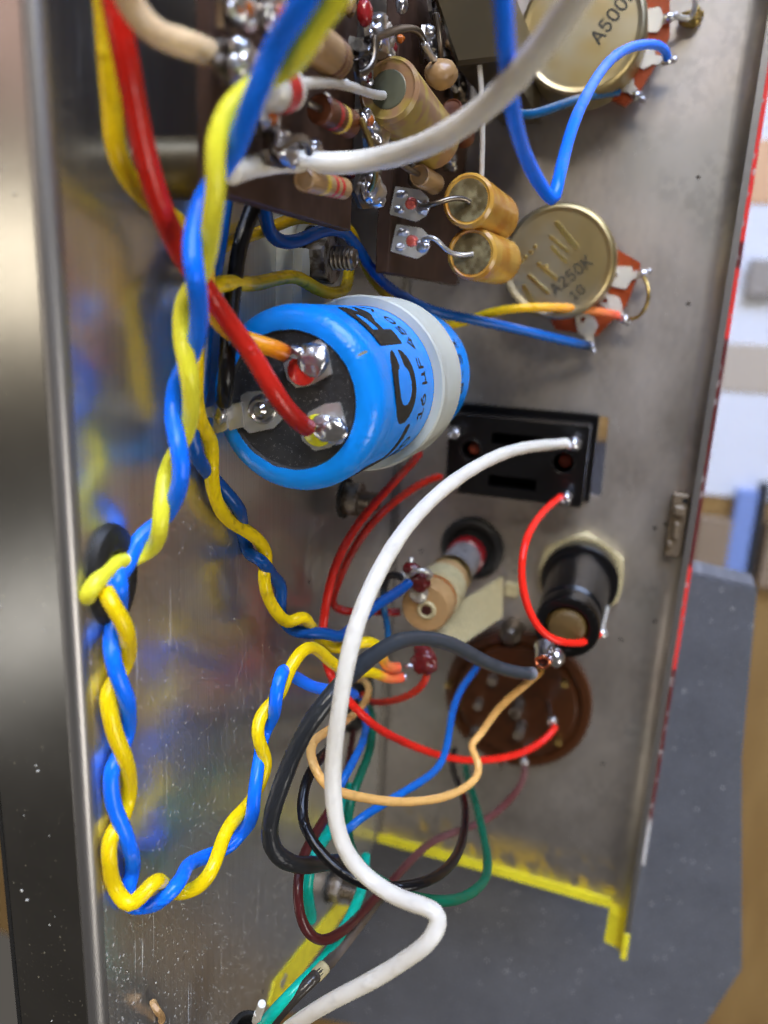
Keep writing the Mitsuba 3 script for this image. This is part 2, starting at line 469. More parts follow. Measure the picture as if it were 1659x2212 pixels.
mat('waxed_paper', prin(proc(waxed), 0.25, 0.0, clearcoat=0.5))
plain('wax_grey', '#55543f', 0.3, 0.0, clearcoat=0.5)
plain('resistor_tan', '#98764c', 0.35, 0.0, clearcoat=0.3)
plain('band_red', '#a8201c', 0.4)
plain('band_yellow', '#c8a838', 0.4)
plain('band_brown', '#5a2d12', 0.4)


def speckled(p, n, uv):
    x, y = p.x * MM, p.y * MM
    c = mi.Color3f(0.104, 0.109, 0.124) * (0.85 + 0.3 * fbm(x * 0.12, y * 0.12, 2.0) + 0.25 * (noise(x * 2.2, y * 2.2, 1.0) - .5))
    d, _, r = voronoi(x * 0.22, y * 0.22)
    c = mix(c, mi.Color3f(0.42, 0.42, 0.43), smoothstep(0.42 * (r - .55), 0.0, d) * smoothstep(0.62, 0.95, r) * (.4 + .6 * noise(x * .05, y * .05, 6.0)))
    d, _, r = voronoi(x * 0.9 + 40, y * 0.9)
    return mix(c, mi.Color3f(0.22, 0.22, 0.23), smoothstep(0.4 * (r - .3), 0.0, d) * smoothstep(0.4, 0.8, r) * .7)


mat('speckled_black', prin(proc(speckled), 0.45, 0.0, specular=0.6))


def wood(p, n, uv):
    x, y = p.x * MM, p.y * MM
    g = fbm(x * 0.05 + 0.6 * noise(x * .01, y * .01, 0.0), y * 0.008, 1.0)
    return mix(mi.Color3f(0.25, 0.14, 0.045), mi.Color3f(0.40, 0.25, 0.09), g)


mat('bench_wood', prin(proc(wood), 0.4))
plain('paper_white', '#e4e8f2', 0.7)
plain('pale_grey', '#9d968f', 0.6)
plain('pale_tan', '#c2b6a6', 0.7)
plain('box_tan', '#94806a', 0.7)
plain('blue_plastic', '#8098d4', 0.6)
plain('dark_plastic', '#22252d', 0.6)
plain('orange_card', '#e0b48c', 0.6)


def paint_yellow(p, n, uv):
    q = p * MM
    return mix(mi.Color3f(0.86, 0.77, 0.02), mi.Color3f(0.62, 0.52, 0.03), fbm(q.x * .5, q.y * .5, q.z * .5))


mat('yellow_paint', prin(proc(paint_yellow), 0.38, 0.0, clearcoat=0.3))

WIRES = dict(blue='#0f74ff', yellow='#f0cf0a', lemon='#ece63a', red='#cf2014', scarlet='#f4281a', white='#ddd7c8', cream='#e8c79a', black='#23262a', gloss_black='#0b0b0e', navy='#0a4a94',
             midblue='#0c62b8', peach='#ecb668', green='#065a40', teal='#08b298', maroon='#4a1c1c', greyblack='#2b2723', gold='#d8b40c', orange='#f58a4a', tinned='#bdb9ae')


def wire(name, label, pts, dia, colors, group=None, cat='wire', seed=0, dirt=0.10, parent=None, wob=0.06):
    """pts: (u, v, height) or ready points. colors: one name, or (share of the length, colour) stops"""
    q = []
    for p in pts:
        w = P(*p) if not isinstance(p, np.ndarray) else p
        if not isinstance(p, np.ndarray) and w[0] < XW + dia / 2 + .2 and 3 < w[2] < ZF - 1 and p[0] > 190 and not (p in (pts[0], pts[-1])):
            w = X(p[0], p[1], XW + dia / 2 + .2)                 # lies on the wall, not in it
        q.append(w)
    m, s = tube(q, dia / 2, wob=wob, seed=seed + 1)
    v = np.array(m.vertices)
    if isinstance(colors, str):
        colors = [(0, colors), (1, colors)]
    cs = np.array([lin(WIRES.get(c, c)) for _, c in colors])
    ts = [t for t, _ in colors]
    c = np.stack([np.interp(s, ts, cs[:, k]) for k in range(3)], 1)
    c *= (0.94 + 0.12 * meshkit.fbm(v * 0.12 + seed, 3, seed))[:, None]
    if dirt:
        d = np.clip((meshkit.fbm(v * 1.3 + 3 * seed, 3, seed + 5) - 0.60) * 7, 0, 1) * dirt
        c = c * (1 - d[:, None]) + np.array([0.05, 0.03, 0.012]) * d[:, None]
    if parent:
        return obj(name, m, 'wire_plastic', parent, color=c)
    return one(name, m, 'wire_plastic', label, cat, group, color=c)


# ------------------------------------------------------------------ the setting: bench, board, things beyond the chassis
BZ = -34.0
TZ = -520.0
struct('table', box(-900, 900, -900, 900, TZ - 25, TZ, 1), 'bench_wood')
br, tr_, tl = P(1603, 2098, BZ), P(1637, 1270, BZ), P(1500, 1237, BZ)
cb = P(1450, 2232, BZ)
left = P(75, 2230, BZ)[0]
dirx = tr_ - br
ex = br[0]
b15, b16 = P(1603, 1640, BZ), P(1519, 2226, BZ)
brd = [(left, tl[1] + (left - tl[0]) * (tr_[1] - tl[1]) / (tr_[0] - tl[0])), (tr_[0], tr_[1]), (b15[0], b15[1]), (br[0], br[1]), (b16[0], b16[1]), (b16[0] - 30, b16[1] - 30), (left, cb[1] - 70)]
sp = sg.Polygon(brd).buffer(-1.2).buffer(1.2)
sk = thing('slab', 'speckled black slab with a cut corner under the open chassis', 'slab')
obj('top', prism(sp, 12, .8, z0=BZ - 12), 'speckled_black', sk)
obj('foot', prism(sp.buffer(-45), BZ - 12 - TZ, z0=TZ), 'dark_plastic', sk)

# ------------------------------------------------------------------ chassis
XW = -56.7
ZF = 118.2
YT = 95.0
ch = thing('chassis', 'open folded metal chassis with yellow painted ends and wiring inside', 'chassis')


def sheet_yz(poly, x0, x1):
    """a sheet in the plane x = const from a polygon of (y, z)"""
    m = prism(poly, x1 - x0)
    v = m.vertices.copy()
    m.vertices = np.c_[v[:, 2] + x0, v[:, 0], v[:, 1]]
    return m


wb = [X(753, 1957, XW), X(677, 2064, XW), X(622, 2140, XW), X(590, 2185, XW)]
zq = [(p[1], p[2]) for p in wb]
sl = (zq[-1][0] - zq[0][0]) / (zq[-1][1] - zq[0][1])
wall_poly = [(YT, 1.6), (YT, ZF - 2.2), (zq[-1][0] + sl * (ZF - zq[-1][1]), ZF - 2.2)] + [(a, b) for a, b in zq[::-1]] + [(-149.6, 1.6)]
obj('side_wall', sheet_yz(wall_poly, XW - 1.3, XW), 'wall_metal', ch)
# bend and flange
fx = P(2, 1500, ZF)[0]
fl1, fl2 = P(8, 1850, ZF), P(38, 2200, ZF)


def extrude_y(poly, y0, y1):
    m = prism(poly, y1 - y0)
    v = m.vertices.copy()
    m.vertices = np.c_[v[:, 0], v[:, 2] + y0, v[:, 1]]
    m.invert()
    return m


bend = [(XW, ZF - 2.2)] + arc(XW - 1.5, ZF - 1.7, 1.5, 0, 90, 8) + [(XW - 1.7, ZF - 0.2), (XW - 1.7, ZF - 1.4)] + arc(XW - 1.5, ZF - 1.7, 0.3, 90, 0, 6) + [(XW - 1.2, ZF - 2.2)]
obj('bent_edge', extrude_y(bend, -175, YT), 'edge_metal', ch)
flx = fl1[0]
obj('flange', box(flx, XW - 1.7, -175, YT, ZF - 1.4, ZF - 0.2, 0.2), 'flange_metal', ch)
obj('flange_rim', box(flx - 1.2, flx, -175, YT, ZF - 9, ZF - 0.5, 0.3), 'black_rubber', ch)
# panel with corner bend and lip
xe = 14.0
slot = sg.Polygon([P(1291, 905, 0)[:2], P(1307, 908, 0)[:2], P(1291, 1066, 0)[:2], P(1277, 1062, 0)[:2]]).buffer(0.8)
yb0, yb1 = P(816, 1811, 0), P(1319, 1954, 0)
pan = sg.Polygon([(XW + 1.6, YT), (xe - 4, YT), (xe - 4, P(1330, 2040, 0)[1]), (yb1[0], P(1309, 2029, 0)[1]), (yb1[0], yb1[1]), (XW + 1.6, yb0[1])])
pm = prism(pan.difference(slot), 1.3, z0=-1.3)
obj('panel', pm, 'panel_metal', ch)
cor = [(XW, 1.6)] + [(XW + 1.6 + 1.6 * math.cos(math.radians(a)), 1.6 + 1.6 * math.sin(math.radians(a))) for a in np.linspace(180, 270, 7)] + [(XW + 1.6, -1.3), (XW - 1.3, -1.3), (XW - 1.3, 1.6)]
plain('corner_metal', (0.46, 0.44, 0.41), 0.6, 0.9)
obj('corner_bend', extrude_y(cor, -149.4, YT), 'corner_metal', ch)
lipy = P(1330, 2040, 0)[1]
lip = [(xe - 4, 0)] + [(xe - 4 + 3.6 * math.cos(math.radians(a)), 3.6 + 3.6 * math.sin(math.radians(a))) for a in np.linspace(270, 355, 9)] + \
      [(xe - 0.35, 4.0), (xe + .95, 4.0)] + [(xe - 4 + 4.9 * math.cos(math.radians(a)), 3.6 + 4.9 * math.sin(math.radians(a))) for a in np.linspace(355, 270, 9)]
obj('lip', extrude_y(lip, lipy, YT), 'panel_metal', ch)
obj('lip_edge', box(xe - 0.4, xe + 1.0, lipy, YT, 4.0, 4.25, 0.08), 'edge_metal', ch)


YV = [float(P(1480, v_, -2)[1]) for v_ in (520, 576, 726, 1220, 1452, 1790)]


def red_band(p, n, uv):
    y = p.y * MM + 1.5 * (noise(p.y * 900, p.x * 900, 0.0) - .5)
    red = smoothstep(YV[0] - .4, YV[0] + .4, y) + smoothstep(YV[1] + .4, YV[1] - .4, y) * smoothstep(YV[2] - .4, YV[2] + .4, y) + smoothstep(YV[3] + .6, YV[3] - .6, y) * smoothstep(YV[4] - .3, YV[4] + .3, y)
    c = mix(mi.Color3f(0.10, 0.014, 0.014), mi.Color3f(0.66, 0.035, 0.03), red)
    bare = smoothstep(YV[5] + 2, YV[5] - 2, y) + smoothstep(0.62, 0.72, fbm(p.y * 700, p.z * 900, p.x * 900)) * .8
    return mix(c, mi.Color3f(0.5, 0.48, 0.45), dr.clip(bare, 0, 1))


mat('red_print', prin(proc(red_band), 0.4))
obj('red_face_strip', box(xe - 6, xe + 2.4, -138, YT, -3.2, -1.5, 0.25), 'red_print', ch, label='thin red painted strip along the outer edge')
# yellow paint: on the cut edges, the corner tab and smeared over the inside
ya = np.array([yb0[:2], P(913, 1838, 0)[:2], P(1103, 1891, 0)[:2], yb1[:2]])
edge = [tuple(p + [0, 1.9]) for p in ya] + [tuple(p + [0, -0.9]) for p in ya[::-1]]
obj('painted_edge', prism(edge, 1.9, z0=-1.5), 'yellow_paint', ch, label='yellow painted lower edge of the panel')
tab = sg.Polygon([(yb1[0] - .1, yb1[1] + .5), (yb1[0] - .3, P(1309, 2029, 0)[1] - .3), (xe + 0.6, P(1356, 2054, 0)[1]), (xe + .6, P(1366, 1985, 0)[1]), (xe - 2, yb1[1])])
tm = [prism(tab, 0.5, z0=0.06)]
tm.append(put(prism([(0, 0), (4.6, 0), (4.6, .5), (0, .5)], .5), [yb1[0] + .3, yb1[1] - 1.8, .5], (0, 0, 1), (1, -.25, 0)))
obj('painted_tab', tm, 'yellow_paint', ch, label='yellow painted corner tab standing past the panel end')
obj('painted_lip', box(xe - 0.45, xe + 1.05, lipy - .2, lipy + 8, 3.0, 4.4, 0.1), 'yellow_paint', ch)
ys = [X(724, 1953, XW), X(590, 2119, XW), X(578, 2172, XW), X(601, 2170, XW), X(622, 2140, XW), X(677, 2064, XW), X(753, 1957, XW)]
obj('painted_strip', sheet_yz([(p[1], p[2]) for p in ys], XW + 0.02, XW + 0.5), 'yellow_paint', ch, label='yellow painted strip at the lower end of the side wall')
sv = [(p[1], p[2]) for p in (X(600, 2125, XW), X(612, 2100, XW), X(616, 2104, XW), X(604, 2138, XW))]
obj('scraped_spot', sheet_yz(sv, XW + 0.5, XW + 0.62), 'dull_tin', ch)

# ------------------------------------------------------------------ blue capacitor
cap = thing('capacitor', 'large bright blue can capacitor with three soldered lugs in a white clamp', 'capacitor')
CX, CY, CR, CZF, CZB = -42.6, -12.5, 12.2, 92.6, 40.5
AX = np.array([0.0, 0.0, 1.0])
rd, sh = 9.0, 2.7
prof = [(rd, CZF - 0.5), (rd, CZF - 0.02)] + arc(CR - sh, CZF - sh, sh, 88, 0, 9) + [(CR, CZF - 5.2), (CR - .22, CZF - 5.7), (CR - .22, CZF - 6.3), (CR, CZF - 6.8), (CR, CZB + 1.2)] + arc(CR - 1.2, CZB + 1.2, 1.2, 0, -90, 5) + [(0, CZB)]
slv = lathe(prof, 192)
v_ = slv.vertices.copy()
rr_, aa_ = np.hypot(v_[:, 0], v_[:, 1]), np.arctan2(v_[:, 1], v_[:, 0])
k_ = (rr_ < rd + .3) & (rr_ > rd - .5)
v_[k_, :2] *= (1 + .022 * (meshkit.fbm(np.c_[np.cos(aa_) * 9, np.sin(aa_) * 9, aa_ * 0], 3, 3) - .5))[k_, None]
w_ = .0035 * (meshkit.fbm(np.c_[np.cos(aa_) * 2.2, np.sin(aa_) * 2.2, v_[:, 2] * .35], 3, 8) - .5) * (rr_ > CR - 1)
v_[:, :2] *= 1 + w_[:, None]
slv.vertices = v_
obj('sleeve', put(slv, [CX, CY, 0]), 'blue_sleeve', cap, 50)
obj('end_disc', put(lathe([(0, CZF - .45), (rd - .35, CZF - .45), (rd + .05, CZF - .1), (rd + .1, CZF - 1)], 64), [CX, CY, 0]), 'pitted_rubber', cap, label='pitted black end disc')


def wrap_text(text, height, theta0, z0, r, stretch=1.0, bold=False, depth=0.06, gap=0.0, fat=0.0):
    """lettering wrapped round the can: it reads towards growing theta, its capitals stand towards the lugs"""
    out, x = [], 0.0
    for c in text:
        if c == ' ':
            x += height * .35 * stretch
            continue
        m = meshkit.text_mesh(c, height, depth, bold)
        if fat:                                                  # a heavier weight: the outline grown
            fp = trimesh.path.polygons.projected(m, [0, 0, 1]).buffer(fat, 4)
            m = trimesh.util.concatenate([trimesh.creation.extrude_polygon(g_, depth, engine='earcut') for g_ in getattr(fp, 'geoms', [fp])])
        m.apply_translation([-m.bounds[0][0], 0, 0])
        m = m.subdivide_to_size(0.9)
        v = m.vertices.copy()
        th = theta0 + (x + v[:, 0] * stretch) / r
        rr = r + v[:, 2]
        m.vertices = np.c_[CX + rr * np.cos(th), CY + rr * np.sin(th), z0 + v[:, 1]]
        out.append(m)
        x += v[:, 0].max() * stretch + height * .14 * stretch + gap
    return trimesh.util.concatenate(out)


for ch_, d0, st in (('L', -60, 1.5), ('C', -15, 1.28), ('R', 37, 1.3)):
    obj('lettering', wrap_text(ch_, 8.4, math.radians(d0), 77.4, CR + .005, st, True, fat=.22), 'ink', cap, False)
for tx, d0 in (('SEALED', -96), ('16 \u00b5F', -18), ('450 V', 32)):
    obj('lettering', wrap_text(tx, 2.5, math.radians(d0), 71.6, CR + .005, 1.12), 'ink', cap, False)
obj('lettering', wrap_text('98-21', 2.1, math.radians(-24), 46.5, CR + .005, 1.35, True, gap=.5), 'ink', cap, False)


def lug(pts, th, z0):
    poly = sg.Polygon(pts).buffer(.35).buffer(-.35).buffer(-.2).buffer(.2)
    return prism(poly, th, z0=z0)


def px2(us, z):
    return [tuple(P(u, v, z)[:2]) for u, v in us]


cz = CZF + 0.0
# upper lug
l1 = obj('lug', [lug(px2([(612, 785), (620, 818), (640, 838), (668, 833), (716, 808), (704, 745), (688, 733), (664, 745), (640, 768)], cz), 0.5, cz - .45)], 'dull_tin', cap)
obj('rivet', put(lathe([(0, 1.0), (.8, .95), (1.4, .6), (1.75, .5), (1.9, .2), (1.95, 0)], 32), P(652, 800, cz + .05)), 'lacquer_red', l1)
obj('solder', [blob(P(675, 778, cz + 1.3), (2.0, 2.1, 1.1), 3, .3), blob(P(640, 760, cz + 1.6), (1.2, .8, .8), 5, .25)], 'solder', l1)
l2 = obj('lug', [lug(px2([(648, 920), (652, 950), (680, 974), (712, 967), (750, 938), (744, 905), (733, 869), (700, 873), (668, 890)], cz), 0.5, cz - .45)], 'dull_tin', cap)
obj('rivet', put(lathe([(0, .95), (.8, .9), (1.5, .55), (1.9, .45), (2.05, .2), (2.1, 0)], 32), P(686, 930, cz + .05)), 'lacquer_yellow', l2)
obj('solder', [blob(P(716, 930, cz + 1.2), (2.1, 1.7, 1.0), 11, .35), blob(P(698, 912, cz + 1.1), (1.4, .9, .7), 12, .3)], 'solder', l2)
l3 = obj('lug', [lug(px2([(520, 855), (534, 846), (575, 845), (608, 870), (610, 905), (590, 925), (540, 936), (527, 925), (520, 895)], cz), 0.5, cz - .45),
                 lug(px2([(484, 878), (522, 868), (528, 922), (496, 930), (492, 900)], cz + .4), 0.5, cz + .1),
                 lug(px2([(437, 884), (470, 874), (488, 878), (492, 925), (484, 932), (440, 942), (434, 932), (445, 926), (462, 922), (462, 900), (440, 903)], cz + .8), 0.5, cz + .5)], 'dull_tin', cap)
obj('rivet', [put(lathe([(0, 1.3), (.5, 1.25), (.9, .9), (1.0, .8), (1.3, 1.0), (1.6, .85), (1.85, .3), (2.0, 0)], 36), P(566, 884, cz + .05))], 'rivet_metal', l3)
obj('solder', [blob(P(474, 892, cz + 1.6), (1.0, 1.5, .8), 17, .3)], 'solder', l3)

# white nylon clamp round it, with two feet on the wall
cl = thing('clamp', 'milky white nylon clamp band holding the blue capacitor to the wall', 'clamp')
bz0, bz1 = 55.4, 67.2
ro = CR + 1.7
zm = 63.6
bandp = [(CR + .08, bz0)] + [(ro - .3, bz0), (ro, bz0 + .3), (ro, zm - .35), (ro - .15, zm), (ro - .15, zm + .7), (ro, zm + 1.2), (ro, bz1 - .35), (ro - .3, bz1), (CR + .08, bz1), (CR + .08, bz0)]
obj('band', put(lathe(bandp, 96), [CX, CY, 0]), 'nylon', cl)
bp = X(672, 556, XW + 3.0)
ft = sg.Point(bp[1], bp[2]).buffer(6.8, 24).union(sg.box(CY + 6, bp[2] - 6, bp[1], bp[2] + 6.8)).union(sg.box(CY + 6, bz0, CY + 12, bz1))
obj('foot', sheet_yz(ft, XW + .05, XW + 3.0), 'nylon', cl, 25)
obj('foot_rib', sheet_yz(sg.box(CY + 6, bp[2] + 3.5, bp[1] + 1, bp[2] + 6.4), XW + 3.0, XW + 4.4), 'nylon', cl, 25)


def bolt(pos, label, rn=4.2, hn=3.2, rs=1.9, ls=4.0):
    t = thing('bolt', label, 'bolt')
    obj('washer', put(lathe([(1, 0), (rn * 1.15, 0), (rn * 1.15, .7), (1, .7)], 32), pos, (1, 0, 0)), 'black_rubber', t)
    obj('nut', put(hexnut(rn, hn), np.add(pos, [.7, 0, 0]), (1, 0, 0), (0, 1, .3)), 'grimy_steel', t, 20)
    pr = []
    z = hn + .6
    while z < hn + ls:
        pr += [(rs - .28, z), (rs, z + .22), (rs, z + .32), (rs - .28, z + .55)]
        z += .75
    pr += [(rs - .4, z + .2), (rs * .55, z + .3), (rs * .5, z + .05), (0, z + .05)]
    obj('threaded_end', put(lathe([(rs - .28, 0)] + pr, 28), pos, (1, 0, 0)), 'steel', t, 25)
    return t


bolt(bp, 'grimy bolt and nut on the upper foot of the white clamp')
bp2 = X(742, 1075, XW + 3.0)
bolt(bp2, 'steel bolt half hidden below the blue capacitor', 3.6, 3.0)
bp3 = X(712, 1912, XW + .05)
bolt(bp3, 'bright screw low on the wall behind the green wires', 3.4, 2.6, 2.2, 5)

# ------------------------------------------------------------------ grommets
def grommet(center, ry, rz, h, label, hole=.45):
    m = lathe([(hole, -1)] + [(hole, h * .6), (hole + .08, h * .9), (hole + .2, h)] + [(0.82, h * .96), (.96, h * .7), (1.0, h * .3), (1.0, -0.2)], 56)
    v = m.vertices.copy()
    m.vertices = np.c_[v[:, 2] + center[0], v[:, 0] * ry + center[1], v[:, 1] * rz + center[2]]
    t = thing('grommet', label, 'grommet')
    obj('ring', m, 'black_rubber', t)
    d = lathe([(0, .12), (hole + .02, .12)], 32)
    v = d.vertices.copy()
    d.vertices = np.c_[v[:, 2] + center[0], v[:, 0] * ry + center[1], v[:, 1] * rz + center[2]]
    obj('bore', d, 'black_pit', t)
    return t


gc = np.array([XW, X(235, 1243, XW)[1], 111.6])
grommet(gc, 6.3, 4.1, 1.4, 'black rubber grommet with twisted blue and yellow wires at the left edge')
gc2 = X(768, 1512, XW)
grommet(gc2, 8.0, 8.0, 2.5, 'black grommet in the chassis corner where the coloured leads come through', .6)

# ------------------------------------------------------------------ potentiometers
def pot(name, label, c, r, zf, text, tpos, tang, th, wafer, plates, ends, extra=None):
    t = thing(name, label, 'potentiometer')
    x, y = c
    prof = [(r, 3.2), (r, zf - 1.3)] + arc(r - 1.3, zf - 1.3, 1.3, 0, 75, 6) + [(r - 1.7, zf - .25), (r - 1.9, zf - .25), (0, zf - .2)]
    obj('cover', put(lathe(prof, 96), [x, y, 0]), 'pot_gold', t)
    poly = sg.Polygon([p for p in px2(wafer, 5.0)]).buffer(.4).buffer(-.4)
    obj('wafer', prism(poly.union(sg.Point(x, y).buffer(r * .97, 24)), 1.6, z0=3.2), 'phenolic', t)
    for k, ((outline, (hu, hv)), (eu, ev)) in enumerate(zip(plates, ends)):
        o = np.array(px2(outline, 5.2))
        hc = P(hu, hv, 5.2)[:2]
        a, b = o.mean(0), P(eu, ev, 5.2)[:2]
        d = (b - a) / np.linalg.norm(b - a)
        n = np.array([-d[1], d[0]])
        tail = sg.Polygon([a - n * .9, a + n * .9, b + n * .75, b - n * .75])
        pl = sg.Polygon(o).convex_hull.buffer(-.3).buffer(.45).union(tail)
        hole = sg.Point(hc).buffer(.55, 10)
        tk = obj('terminal', prism(pl.difference(hole), .5, z0=4.9), 'tag_silver', t)
        obj('eyelet', put(torus(.72, .17, 20, 8), [*hc, 5.42]), 'tag_silver', tk)
        obj('solder', [blob([*(b + d * .3), 5.6], (1.1, .9, 1.0), 30 + k + int(x), .35, 2), blob([*(b + d * 1.4 + n * .4), 5.2], (.75, .6, .8), 40 + k + int(x), .35, 2)], 'solder', tk)
    ang = math.radians(tang)
    for j, (s, (pu, pv)) in enumerate(zip(text, tpos)):
        m = meshkit.text_mesh(s, th * (1 if j == 0 else .82), .05, True)
        m.vertices = m.vertices * [.92, 1, 1]
        obj('lettering', put(m, P(pu, pv, zf - .2), (0, 0, 1), (math.cos(ang), math.sin(ang), 0)), 'ink', t, False)
    return t


pc2 = P(1206, 566, 12.5)[:2]
zf2 = 14.0
p2 = pot('potentiometer', 'gold potentiometer marked A250K, nearest the orange capacitors', pc2, 11.6, zf2, ['A250K', '1G'], [(1198, 640), (1238, 652)], 43, 2.35,
         [(1320, 530), (1384, 568), (1382, 585), (1352, 662), (1290, 726), (1200, 712), (1160, 640)],
         [([(1319, 576), (1364, 577), (1366, 599), (1351, 623), (1311, 615)], (1328, 595)), ([(1298, 631), (1336, 643), (1343, 661), (1339, 678), (1295, 657)], (1307, 650)), ([(1244, 687), (1264, 678), (1283, 687), (1291, 705), (1276, 729), (1251, 719)], (1259, 690))], [(1386, 592), (1346, 688), (1276, 746)])
marks = [((1203, 483), (1244, 533), .55), ((1190, 512), (1226, 543), .4), ((1192, 534), (1222, 565), .4), ((1163, 570), (1200, 601), .45), ((1143, 596), (1182, 632), .45), ((1132, 620), (1158, 668), .55)]
for a, b, w in marks:
    a, b = P(*a, zf2)[:2], P(*b, zf2)[:2]
    d = (b - a) / np.linalg.norm(b - a)
    n = np.array([-d[1], d[0]]) * w
    obj('stamped_bar', prism(sg.LineString([a, b]).buffer(w, 6), .22, .08, z0=zf2 - .2), 'bright_gold', p2)
for u, v in ((1156, 533), (1147, 545), (1135, 556), (1128, 564), (1180, 576)):
    obj('stamped_dot', put(lathe([(0, .22), (.3, .18), (.45, 0)], 14), P(u, v, zf2 - .2)), 'bright_gold', p2)
pc1 = P(1258, 66, 13)[:2]
pot('potentiometer', 'gold potentiometer marked A500K, cut by the top edge of the photo', pc1, 12.0, 14.5, ['A500K'], [(1293, 100)], 55, 2.55,
    [(1380, -40), (1447, -30), (1447, 76), (1408, 153), (1382, 196), (1350, 228), (1325, 216), (1280, 190)],
    [([(1382, 25), (1424, 17), (1432, 36), (1429, 53), (1420, 68), (1372, 66)], (1391, 45)), ([(1361, 123), (1369, 108), (1415, 109), (1407, 139), (1389, 148)], (1376, 116)), ([(1336, 152), (1348, 152), (1369, 175), (1361, 199), (1338, 194)], (1346, 186))], [(1441, 40), (1438, 132), (1375, 206)])
jm, _ = tube([P(1390, 598, 6), P(1400, 622, 7.5), P(1398, 655, 8), P(1378, 684, 7), P(1360, 688, 6)], .38)
one('bare_wire', jm, 'brass', 'short bare wire bridging two terminals of the A250K potentiometer', 'wire')
gw = thing('bare_wire', 'bare tinned wire soldered to the chassis beside the A500K potentiometer', 'wire')
jm, _ = tube([P(1441, 40, 5.6), P(1465, 37, 4.5), P(1490, 38, 3), P(1500, 20, 4), P(1498, -20, 6)], .55)
obj('conductor', jm, 'dull_tin', gw)
obj('solder', [blob(P(1492, 40, 1.5), (2.2, 1.7, 1.5), 51, .35), blob(P(1503, 26, 2.2), (.9, 1.2, 1.2), 52), rod(P(1480, 43, .8), P(1520, 28, .9), .6)], 'brass', gw)

# ------------------------------------------------------------------ slide switch
sw = thing('switch', 'black plastic slide switch with a white and a red lead', 'switch')
SZ = 11.0
a, b, c = P(1274, 922, SZ), P(1256, 1100, SZ), P(961, 1058, SZ)
sx0, sx1, sy0, sy1 = c[0], (a[0] + b[0]) / 2, (b[1] + c[1]) / 2, a[1]
hole_r = P(1217, 999, SZ)
hole_l = P(1018, 972, SZ)
bp_ = sg.Polygon([(sx0, sy0), (sx1, sy0), (sx1, sy1), (sx0, sy1)]).buffer(-.7).buffer(.7)
cuts = [sg.Point(hole_r[:2]).buffer(2.3, 16), sg.Point(hole_l[:2]).buffer(2.1, 16)]
s1, s2 = P(1063, 935, SZ), P(1185, 960, SZ)
win1 = sg.Polygon([(s1[0], sy1 - 3.2), (s2[0] - 1.5, sy1 - 3.2), (s2[0] - 1.5, sy1 - 5.8), (s1[0], sy1 - 5.8)])
win2 = sg.Polygon([(s1[0], sy0 + 5.2), (s2[0] - 1.8, sy0 + 5.2), (s2[0] - 1.8, sy0 + 2.4), (s1[0], sy0 + 2.4)])
obj('body', prism(bp_.difference(cuts[0]).difference(cuts[1]).difference(win1).difference(win2), SZ - 1.5, z0=1.5), 'black_plastic', sw, 25)
obj('bezel', box(sx0 - 1.0, sx1 + 1.2, sy0 - .8, sy1 + 1.6, 0, 1.5, .3), 'black_plastic', sw)
obj('floor', prism(bp_.buffer(-.3), 1.0, z0=1.6), 'black_pit', sw)
for h, r in ((hole_r, 1.5), (hole_l, 1.4)):
    obj('button', put(lathe([(0, SZ - 2), (r * .8, SZ - 2.1), (r, SZ - 2.4), (r, 2)], 28), [h[0] + .25, h[1], 0]), 'rust_brown', sw)
    obj('button_rim', put(torus(2.45, .22, 36, 8), [h[0], h[1], SZ + .02]), 'black_plastic', sw)
for u, v, k in ((1240, 958, 1), (1222, 1074, 2), (985, 934, 3), (981, 1047, 4)):
    t = P(u, v, SZ + 2.5)
    obj('terminal', [rod(t - [0, 0, 3], t + [0, 0, 1.6], .75), blob(t + [0, 0, .8], (1.5, 1.6, 1.7), 60 + k, .3, 2), blob(t + [-.7, -.5, 1.9], (.8, .7, .8), 70 + k, .3, 2)], 'solder', sw)
for k in range(7):
    obj('moulded_mark', box(s1[0] + 4.6 + .3 * (k % 2), s1[0] + 5.3 + .25 * (k % 3), sy0 + 6 + k * .85, sy0 + 6.4 + k * .85, SZ - .1, SZ + .16, .05), 'black_plastic', sw)

# ------------------------------------------------------------------ fuse holder
fh = thing('fuse_holder', 'black tubular fuse holder standing on a pale hexagon nut', 'fuse holder')
fc = P(1258, 1241, 1.5)
fx_, fy_ = fc[0] - .3, fc[1]
obj('nut', put(hexnut(10.6, 3.0), [fx_, fy_, 0], (0, 0, 1), (.86, .5, 0)), 'cream_metal', fh, 20)
obj('barrel', put(lathe([(8.9, 3.0), (8.9, 7.4), (8.5, 7.9), (7.4, 8.1), (7.3, 9), (6.9, 20), (6.6, 29), (5.2, 30.4), (5.0, 31.5)], 72), [fx_, fy_, 0]), 'black_plastic', fh)
ring = [(4.6, 30.5), (6.3, 31), (6.5, 31.6), (6.5, 35.6), (6.2, 36.2), (5.2, 36.4), (4.4, 36.2), (4.2, 34.5)]
obj('collar', put(lathe(ring, 72), [fx_, fy_, 0]), 'black_plastic', fh)
obj('raised_dots', [put(trimesh.creation.icosphere(1, .22), [fx_ + 5.9 * math.cos(a_), fy_ + 5.9 * math.sin(a_), 36.1]) for a_ in np.radians(np.arange(20, 200, 15))], 'black_plastic', fh)
obj('tip', put(lathe([(0, 37.2), (2.6, 37.1), (3.4, 36.6), (3.8, 35.6), (4.4, 34.5)], 48), [fx_, fy_, 0]), 'brown_fibre', fh)
ty = P(1172, 1430, 42.5)
pa = np.array([.05, -.12, 1.0]) / np.linalg.norm([.05, -.12, 1.0])
pin = obj('pin', put(lathe([(.95, 5.2), (1.3, 5.3), (1.55, 5.0), (1.6, 3.4), (1.7, 1.5), (2.2, 0)], 32), ty - pa * 5.2, pa), 'solder', fh)
